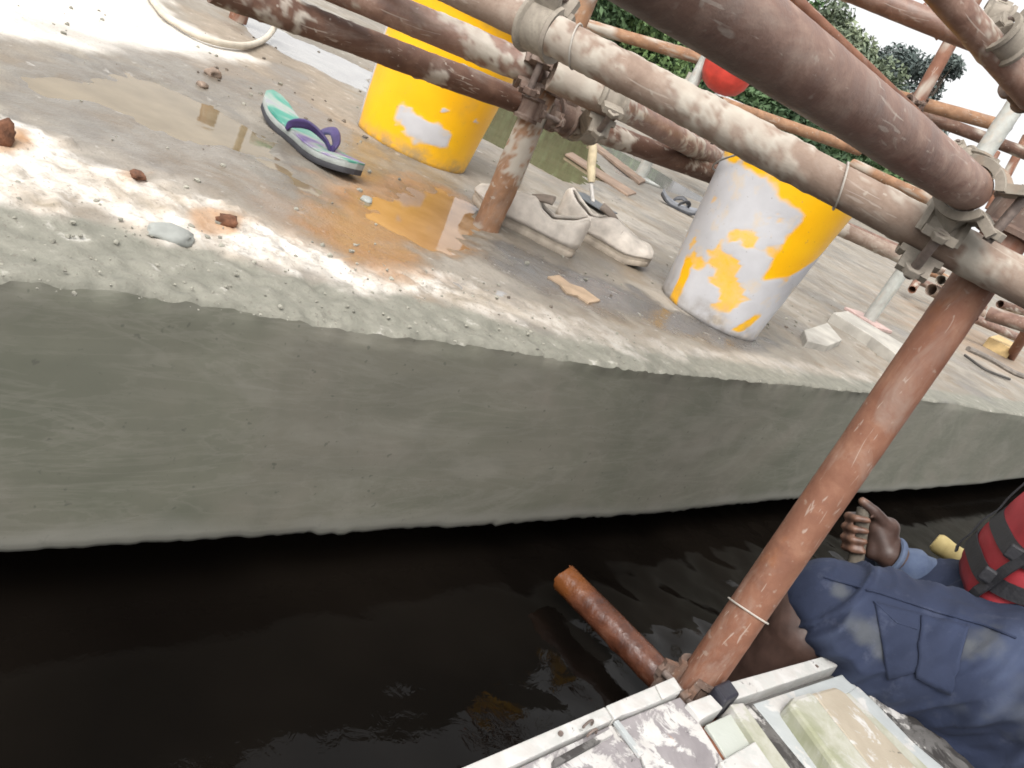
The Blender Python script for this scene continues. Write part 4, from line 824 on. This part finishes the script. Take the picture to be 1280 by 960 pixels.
def rel(c): return [(Vector(a) - pel, Vector(b) - pel, x, y) for a, b, x, y in c]
body = blob('body', rel(caps), .0036, SKIN, person, 4, attrs=dict(palm=lambda co, no: palm(co + np.array(pel), no)))
def folds(co, no):
    P = co; k = np.array(Kn - pel); d = np.linalg.norm(co - k, axis=1)
    ax = np.array((Kn - Hn).normalized()); along = co @ ax
    u_ = np.column_stack([along * 1.5 + co[:, 2] * 1.1, co[:, 1] * .5 - co[:, 2] * .4, co[:, 2] * .5])
    w1 = fbm(co, 4, 2, 147) * .35; r1 = 1 - np.abs(fbm(u_ + w1[:, None] * .12, 9, 2, 142)) * 2.2; r2 = 1 - np.abs(fbm(u_ * [1.4, .6, .6] + 4.4, 15, 2, 148)) * 2.4
    amp = .45 + .8 * np.exp(-(d / .15) ** 2) + .6 * np.exp(-((along + .02) / .12) ** 2)
    return np.clip(r1, -.6, 1) * .014 * amp + np.clip(r2, -.5, 1) * .008 * amp + fbm(co, 5, 2, 143) * .009
hem = at(1004, 766, 1.325)
tc_ = [(pel, Hn, .125, .13), (pel, Hf, .125, .12), (pel, pel + up * .03, .125, .115), (Hn, Hn.lerp(Kn, .5), .128, .108), (Hn.lerp(Kn, .5), Kn.lerp(Hn, .10) + up * .012, .108, .086), (Hf, Kf, .12, .078), (Kf, Kf - up * .06, .078, .08),
       (Hn + fd * .02 - up * .03, Hn.lerp(Kn, .40) - up * .045, .13, .09)]
def mud(co, no):
    P = co + np.array(pel); m_ = np.zeros(len(co))
    for px, d, s in MUDP: m_ = np.maximum(m_, np.exp(-(np.linalg.norm((P - np.array(px)) * 1.0, axis=1) / s) ** 2))
    return sstep(.25, .95, m_ + fbm(P, 30, 5, 144) * .6) * .48 + sstep(.3, .8, fbm(P, 9, 5, 145)) * .3
MUDP = []
trousers = blob('trousers', rel(tc_), .005, DENIM, person, 8, folds)
tb_ = BVHTree.FromPolygons([v.co + pel for v in trousers.data.vertices], [p.vertices for p in trousers.data.polygons])
def hit(px, py, off=.003):
    l, n_, i, d = tb_.ray_cast(CAM, ray(px, py).normalized()); return (l + n_ * off) if l is not None else None
for px, s in (((1086, 792), .030), ((1100, 812), .018), ((1232, 805), .035), ((1180, 792), .022), ((1050, 735), .02)):
    l = hit(*px)
    if l: MUDP.append((l, 0, s))
co = np.array([v.co for v in trousers.data.vertices]); a = trousers.data.attributes.new('mud', 'FLOAT', 'POINT'); a.data.foreach_set('value', mud(co, co).astype(np.float32))
fa = folds(co, co); a = trousers.data.attributes.new('fade', 'FLOAT', 'POINT'); a.data.foreach_set('value', (sstep(.006, .024, fa) * (.35 + .4 * np.clip(fbm(co, 12, 4, 149) + .4, 0, 1))).astype(np.float32))
def patch(name, quad, mat, off=.004, n=14, th=.003):
    A = [np.array(q, float) for q in quad]; P = []
    for i in range(n):
        for j in range(n):
            u, v = i / (n - 1), j / (n - 1); q = (A[0] * (1 - u) + A[1] * u) * (1 - v) + (A[3] * (1 - u) + A[2] * u) * v; h = hit(q[0], q[1], off)
            if h is None: h = P[-1] + pel if P else pel
            P.append(h - pel)
    o = mesh_np(name, P, grid_faces(n, n), mat, person); s = o.modifiers.new('thickness', 'SOLIDIFY'); s.thickness = th; s.offset = 0; return o
fl = patch('pocket_flap', [(1150, 770), (1212, 784), (1190, 868), (1145, 848)], DENIM, .005)
patch('pocket', [(1093, 752), (1168, 772), (1150, 840), (1110, 850)], DENIM, .0015)
def seam(pts, r=.0022):
    P = []
    for a, b in zip(pts, pts[1:]):
        for k in range(8):
            q = np.array(a) * (1 - k / 8) + np.array(b) * k / 8; h = hit(*q, .0015)
            if h is not None: P.append(h - pel)
    if len(P) > 2:
        bm = bmesh.new(); sweep(bm, P, r, 6); bm_obj('seam', bm, DENIM, person, smooth=True)
seam([(1030, 722), (1100, 742), (1170, 765), (1230, 782), (1275, 800)]); seam([(1092, 752), (1120, 778), (1150, 788)])
ha = (Kn - Hn).normalized(); cn = np.array((ha * .78 - up * .62).normalized()); K0 = np.array(Kn - pel); CUT = .022     # trouser leg cut open above the knee
bmt = bmesh.new(); bmt.from_mesh(trousers.data)
dl = [v for v in bmt.verts if (np.array(v.co) - K0) @ cn > CUT and (v.co - Kn + pel).length < .17]
bmesh.ops.delete(bmt, geom=dl, context='VERTS'); bmt.to_mesh(trousers.data); bmt.free()
so = trousers.modifiers.new('thickness', 'SOLIDIFY'); so.thickness = .004; so.offset = -1
cv = Vector(cn); hx = (up - cv * up.dot(cv)).normalized(); hy = cv.cross(hx); co = np.array([v.co for v in trousers.data.vertices]); al = (co - K0) @ cn; nearv = (al > CUT - .010) & (np.linalg.norm(co - K0, axis=1) < .15)
rim = co[nearv]; rc_ = rim.mean(0); ang = np.arctan2((rim - rc_) @ np.array(hy), (rim - rc_) @ np.array(hx)); ring_ = []
for k in range(40):
    a0_ = -math.pi + 2 * math.pi * k / 40; dd_ = np.abs((ang - a0_ + math.pi) % (2 * math.pi) - math.pi); sel = rim[dd_ < .16]
    if len(sel): ring_.append(Vector(sel.mean(0)) + (Vector(sel.mean(0)) - Vector(rc_)).normalized() * .001)
if len(ring_) > 10:
    ring_.append(ring_[0]); bm = bmesh.new(); sweep(bm, spline(ring_, 2), .0055, 8, False); bm_obj('trouser_hem', bm, DENIM, person, smooth=True)
# sleeve
def sfold(co, no):
    ax = np.array((el - wr).normalized()); al = co @ ax; return fbm(np.column_stack([al * 1.6, co[:, 1] * .4, co[:, 2] * .4]), 16, 3, 151) * .009
cuff = wr.lerp(el, .20)
sl = blob('shirt', rel([(cuff, el, .037, .056), (el, ShR, .060, .080), (ShR, ch + tu * .05, .080, .075), (ShL, ch + tu * .05, .080, .075), (ShL, ElL, .082, .06), (ElL, ElL.lerp(WrL, .7), .058, .045), (ch, vc, .088, .09)]), .006, SLEEVE, person, 5, sfold,
      dict(mud=lambda co, no: sstep(.05, .5, fbm(co, 14, 4, 152)) * .8))
bm = bmesh.new(); a3 = (el - wr).normalized(); x, y, a = frame(a3); sweep(bm, [cuff - a3 * .036 - pel + (x * math.cos(u) + y * math.sin(u)) * .034 for u in np.linspace(0, 2 * math.pi, 32)], .006, 8, False); bm_obj('cuff', bm, SLEEVE, person, smooth=True).data.attributes.new('mud', 'FLOAT', 'POINT')
# life vest
NR, NA = 56, 80; VV, zz = [], np.linspace(0, .50, NR)
def vrad(z, u):
    belt = max(math.exp(-((z - .050) / .02) ** 2), math.exp(-((z - .115) / .02) ** 2)); puff = .004 * (1 - belt)
    hemr = -.012 * math.exp(-(z / .018) ** 2) - .05 * max(0, (z - .42) / .08) ** 2
    fx = .130 - .13 * z + puff + hemr; sx = .145 - .05 * z + puff * .7 + hemr; c, s = math.cos(u), math.sin(u)
    k = (abs(c) ** 3.6 + abs(s) ** 3.6) ** (-1 / 3.6); return fx * c * k, sx * s * k
for z in zz:
    for j in range(NA):
        u = 2 * math.pi * j / NA; a_, b_ = vrad(z, u); VV.append(vc - pel + tu * z + tf * a_ + ts * b_)
VV = np.array(VV); VV += np.array(fd) * (fbm(VV, 9, 3, 161) * .006)[:, None]
vest = mesh_np('life_vest', VV, grid_faces(NR, NA, True), VRED, person); so = vest.modifiers.new('thickness', 'SOLIDIFY'); so.thickness = .012; so.offset = 1
def vband(name, zc, w_, off, u0=0, u1=2 * math.pi, dz=0):
    P = []; n = 80
    for k in range(n + 1):
        u = u0 + (u1 - u0) * k / n
        for q in (-1, 1):
            a_, b_ = vrad(zc, u); z = zc - dz * (a_ - .12) + q * w_; a_, b_ = vrad(z, u); h = math.hypot(a_, b_); f = 1 + off / h; P.append(vc - pel + tu * z + tf * a_ * f + ts * b_ * f)
    o = mesh_np(name, P, grid_faces(n + 1, 2), VBLK, vest, smooth=False); s = o.modifiers.new('thickness', 'SOLIDIFY'); s.thickness = .003; return o
vband('belt', .050, .014, .0045, dz=.5); vband('belt', .105, .014, .0045, dz=.5)
vband('belt', .25, .014, .004, dz=.5)
def vstrap(u, w_, tilt=0.0):
    P = []
    for k in range(40):
        z = .01 + .36 * k / 39
        for q in (-1, 1):
            a_, b_ = vrad(z, u + tilt * (k / 39) + q * w_); h = math.hypot(a_, b_); f = 1 + .0085 / h; P.append(vc - pel + tu * z + tf * a_ * f + ts * b_ * f)
    o = mesh_np('strap', P, grid_faces(40, 2), VBLK, vest, smooth=False); s = o.modifiers.new('thickness', 'SOLIDIFY'); s.thickness = .003
su = -.62
vstrap(su, .055, -.30); vstrap(-su, .055)
for z in (.06, .112):
    bm = bmesh.new(); a_, b_ = vrad(z, su); f = 1 + .014 / math.hypot(a_, b_); c_ = vc - pel + tu * z + tf * a_ * f + ts * b_ * f; n_ = -ts; box(bm, c_, n_ * .004, n_.cross(tu) * .015, tu * .013); bm_obj('buckle', bm, VBLK, vest, bevel=.004)
bm = bmesh.new(); sweep(bm, [rc + ra * .050, rc + ra * .0, rc - ra * .066], [.013, .0135, .0145], 14)
c0_ = rc.copy(); o = bm_obj('hand_rod', bm, simple('muddy_rod', (.105, .09, .07), .85, .35, 40, .4), smooth=True, bevel=.002); tag(o, 'short muddy rod held upright in the gripping fist', 'rod')
WOODP = M('pole_wood'); n = WOODP.noise(30, 4, .6, co=WOODP.map((1, 1, .2))); WOODP.p(Base_Color=WOODP.mix(WOODP.attr('tip'), WOODP.ramp(n, (.3, (.15, .10, .065)), (.7, (.27, .20, .135))), WOODP.ramp(n, (.3, (.36, .27, .10)), (.7, (.56, .45, .20)))), Roughness=.75); WOODP.bump(n, .3, .003)
pa, pb_ = at(1168, 676, 1.72), at(1330, 790, 1.60); x, y, a = frame(pb_ - pa); L = (pb_ - pa).length; k = 40; V_, tp = [], []
for i in range(k + 1):
    r = (.022 if i > 1 else .017 + .0045 * i) * (1 + .04 * math.sin(i * .9))
    for j in range(16):
        u = 2 * math.pi * j / 16; V_.append(a * L * i / k + (x * math.cos(u) + y * math.sin(u)) * r); tp.append(1.0 if L * i / k < .062 else 0.0)
o = mesh_np('wooden_pole', V_, grid_faces(k + 1, 16, True) + [tuple(range(16))[::-1], tuple(k * 16 + j for j in range(16))], WOODP.m, loc=pa, attrs=dict(tip=tp)); o.data.set_sharp_from_angle(angle=.7)
tag(o, 'wooden pole with a yellow tip sticking out over the water beside the life vest', 'pole')

# ------------------------------------------------------------------ trees and things beyond the deck
def leaf_mat(name, dark, mid, light):
    m = M(name); n = m.noise(.9, 4, .6); i = m.n.new('ShaderNodeObjectInfo'); n2 = m.noise(6, 3)
    b = m.ramp(m.math('ADD', m.math('MULTIPLY', n, .4), m.math('MULTIPLY', m.attr('tone'), .6)), (.25, dark), (.5, mid), (.78, light)); m.p(Base_Color=m.mix(m.ramp(n2, (.4, 0.), (.65, .5)), b, light), Roughness=.65); m.b.inputs['Specular IOR Level'].default_value = .25; return m.m
LF = {'dark': leaf_mat('leaves_dark', (.0225, .0450, .0225), (.0450, .0825, .0375), (.0875, .1438, .0625)), 'green': leaf_mat('leaves_green', (.0275, .0562, .0250), (.0562, .1063, .0425), (.1250, .1938, .0688)),
      'sage': leaf_mat('leaves_sage', (.0688, .0938, .0650), (.1187, .1500, .0975), (.2000, .2313, .1438)), 'grey': leaf_mat('leaves_grey', (.0500, .0700, .0675), (.0775, .1000, .0938), (.1187, .1438, .1313))}
BARK = simple('bark', (.085, .065, .05), .9, .3, 3, .3)
def tree(label, px, py, dist, wpx, leaf, hpx=None, n=9000, ls=.13, conic=0.0, seed=1):
    r_ = np.random.default_rng(seed); d = ray(px, py); hd_ = Vector((d.x, d.y, 0)); el_ = d.z / hd_.length; hd_.normalize()
    base = hd_ * dist; base.z = -.03; top = CAM_H + el_ * dist; H_ = max(2.0, top + .03); W = wpx / 1000 * dist * .55
    t = thing('tree', label, 'tree', base, 'trees beyond the deck')
    bm = bmesh.new(); tw = max(.08, H_ * .02); sweep(bm, spline([(0, 0, -.1), (.02 * H_, 0, H_ * .3), (-.01 * H_, .02 * H_, H_ * .6), (0, 0, H_ * .9)], 6), [tw * (1 - .85 * k / 18) for k in range(19)], 8)
    NB = 26; cs = []
    for k in range(NB):
        u = r_.random() ** .8; z = H_ * (.16 + .80 * u); rad = W * ((1 - conic) * math.sqrt(max(.05, 1 - ((z / H_ - .5) / .56) ** 2)) + conic * (1.08 - z / H_)); a = r_.random() * 6.283; q = rad * r_.random() ** .5 * .85
        cs.append((q * math.cos(a), q * math.sin(a), z, rad * (.26 + .22 * r_.random()) + .12))
        c = Vector(cs[-1][:3]); z0 = max(H_ * .12, z * .62); sweep(bm, [(0, 0, z0), tuple(c * .5 + Vector((0, 0, z0 * .5 + .02 * H_))), tuple(c)], [tw * .35, tw * .22, tw * .08], 5, False)
    cs.append((0, 0, H_ * .93, W * .16 + .1)); bm_obj('trunk', bm, BARK, t, smooth=True)
    cs = np.array(cs); w_ = cs[:, 3] ** 2; n = int(n * 1.7); ls = ls * .72; idx = r_.choice(len(cs), n, p=w_ / w_.sum()); v = r_.normal(size=(n, 3)); v /= np.linalg.norm(v, axis=1)[:, None]
    P = cs[idx, :3] + v * (cs[idx, 3] * (.55 + .5 * r_.random(n)))[:, None] * [1.15, 1.15, .8]; kp = P[:, 2] < H_ * 1.01; P = P[kp]; idx = idx[kp]; v = v[kp]; n = len(P)
    nr = v[:n] * .6 + r_.normal(size=(n, 3)) * .6 + [0, 0, .35]; nr /= np.linalg.norm(nr, axis=1)[:, None]
    tx = np.cross(nr, r_.normal(size=(n, 3))); tx /= np.linalg.norm(tx, axis=1)[:, None]; ty = np.cross(nr, tx); s = ls * (.5 + .9 * r_.random(n))[:, None]
    dr = np.array([0, 0, -1]) * s * .35
    V_ = np.stack([P - tx * s, P - ty * s * .45 + dr * .3, P + tx * s + dr, P + ty * s * .45 + dr * .3], 1).reshape(-1, 3)
    kind(mesh_np('crown', V_, np.arange(4 * n).reshape(-1, 4), LF[leaf], t, smooth=False, attrs=dict(tone=np.repeat(np.clip(.5 + .35 * (r_.random(len(cs))[idx[:n]] - .5) * 2 + .4 * (r_.random(n) - .5), 0, 1), 4))), 'stuff')
    return t
tree('big dark tree directly above the deck post and front pipe', 690, -70, 17, 190, 'dark', n=16000, ls=.085, seed=1)
tree('broad dark green tree left of the red basin', 800, -50, 18, 200, 'green', n=18000, ls=.085, seed=2)
tree('dark tree behind the red basin', 905, 5, 22, 170, 'dark', n=14000, ls=.10, seed=3)
tree('green tree behind the thick pipe, tallest in the middle of the row', 985, -20, 26, 150, 'green', n=9000, seed=4)
tree('sage green tree whose crown meets the sky right of the thick pipe', 1046, 10, 28, 150, 'sage', n=11000, seed=5)
tree('lower sage tree stepping down towards the right', 1092, 66, 30, 110, 'sage', n=7000, seed=6)
tree('dark grey-green tree crossed by the pinkish upright', 1140, 66, 34, 110, 'grey', n=8000, seed=7)
tree('pointed dark conifer at the right end of the tree row', 1200, 66, 33, 110, 'grey', n=8000, conic=.75, seed=8)
tree('small bright green shrub in front of the dark conifer', 1162, 176, 22, 70, 'green', n=3000, ls=.11, seed=9)
tree('low dark bush behind the worn bucket', 1010, 130, 21, 130, 'dark', n=6000, seed=10)
tree('low dark bush left of the pinkish upright', 1080, 150, 24, 120, 'dark', n=6000, seed=11)
hw = simple('hut_wall', (.21, .22, .235), .85, .12, 2); t = thing('site_hut', 'small grey hut under the red basin among the trees', 'hut', Vector((ray(925, 150).x, ray(925, 150).y, 0)).normalized() * 13 + Vector((0, 0, -.02)))
bm = bmesh.new(); box(bm, (0, 0, .40), (.42, 0, 0), (0, .4, 0), (0, 0, .40)); bm_obj('wall', bm, hw, t, bevel=.01)
bm = bmesh.new(); box(bm, (0, 0, .82), (.50, 0, .03), (0, .48, 0), (0, 0, .02)); bm_obj('roof', bm, simple('hut_roof', (.42, .42, .42), .7), t, bevel=.01)
bm = bmesh.new(); box(bm, (-.1, -.41, .32), (.13, 0, 0), (0, .015, 0), (0, 0, .31)); bm_obj('door', bm, simple('hut_door', (.12, .13, .14), .7), t)
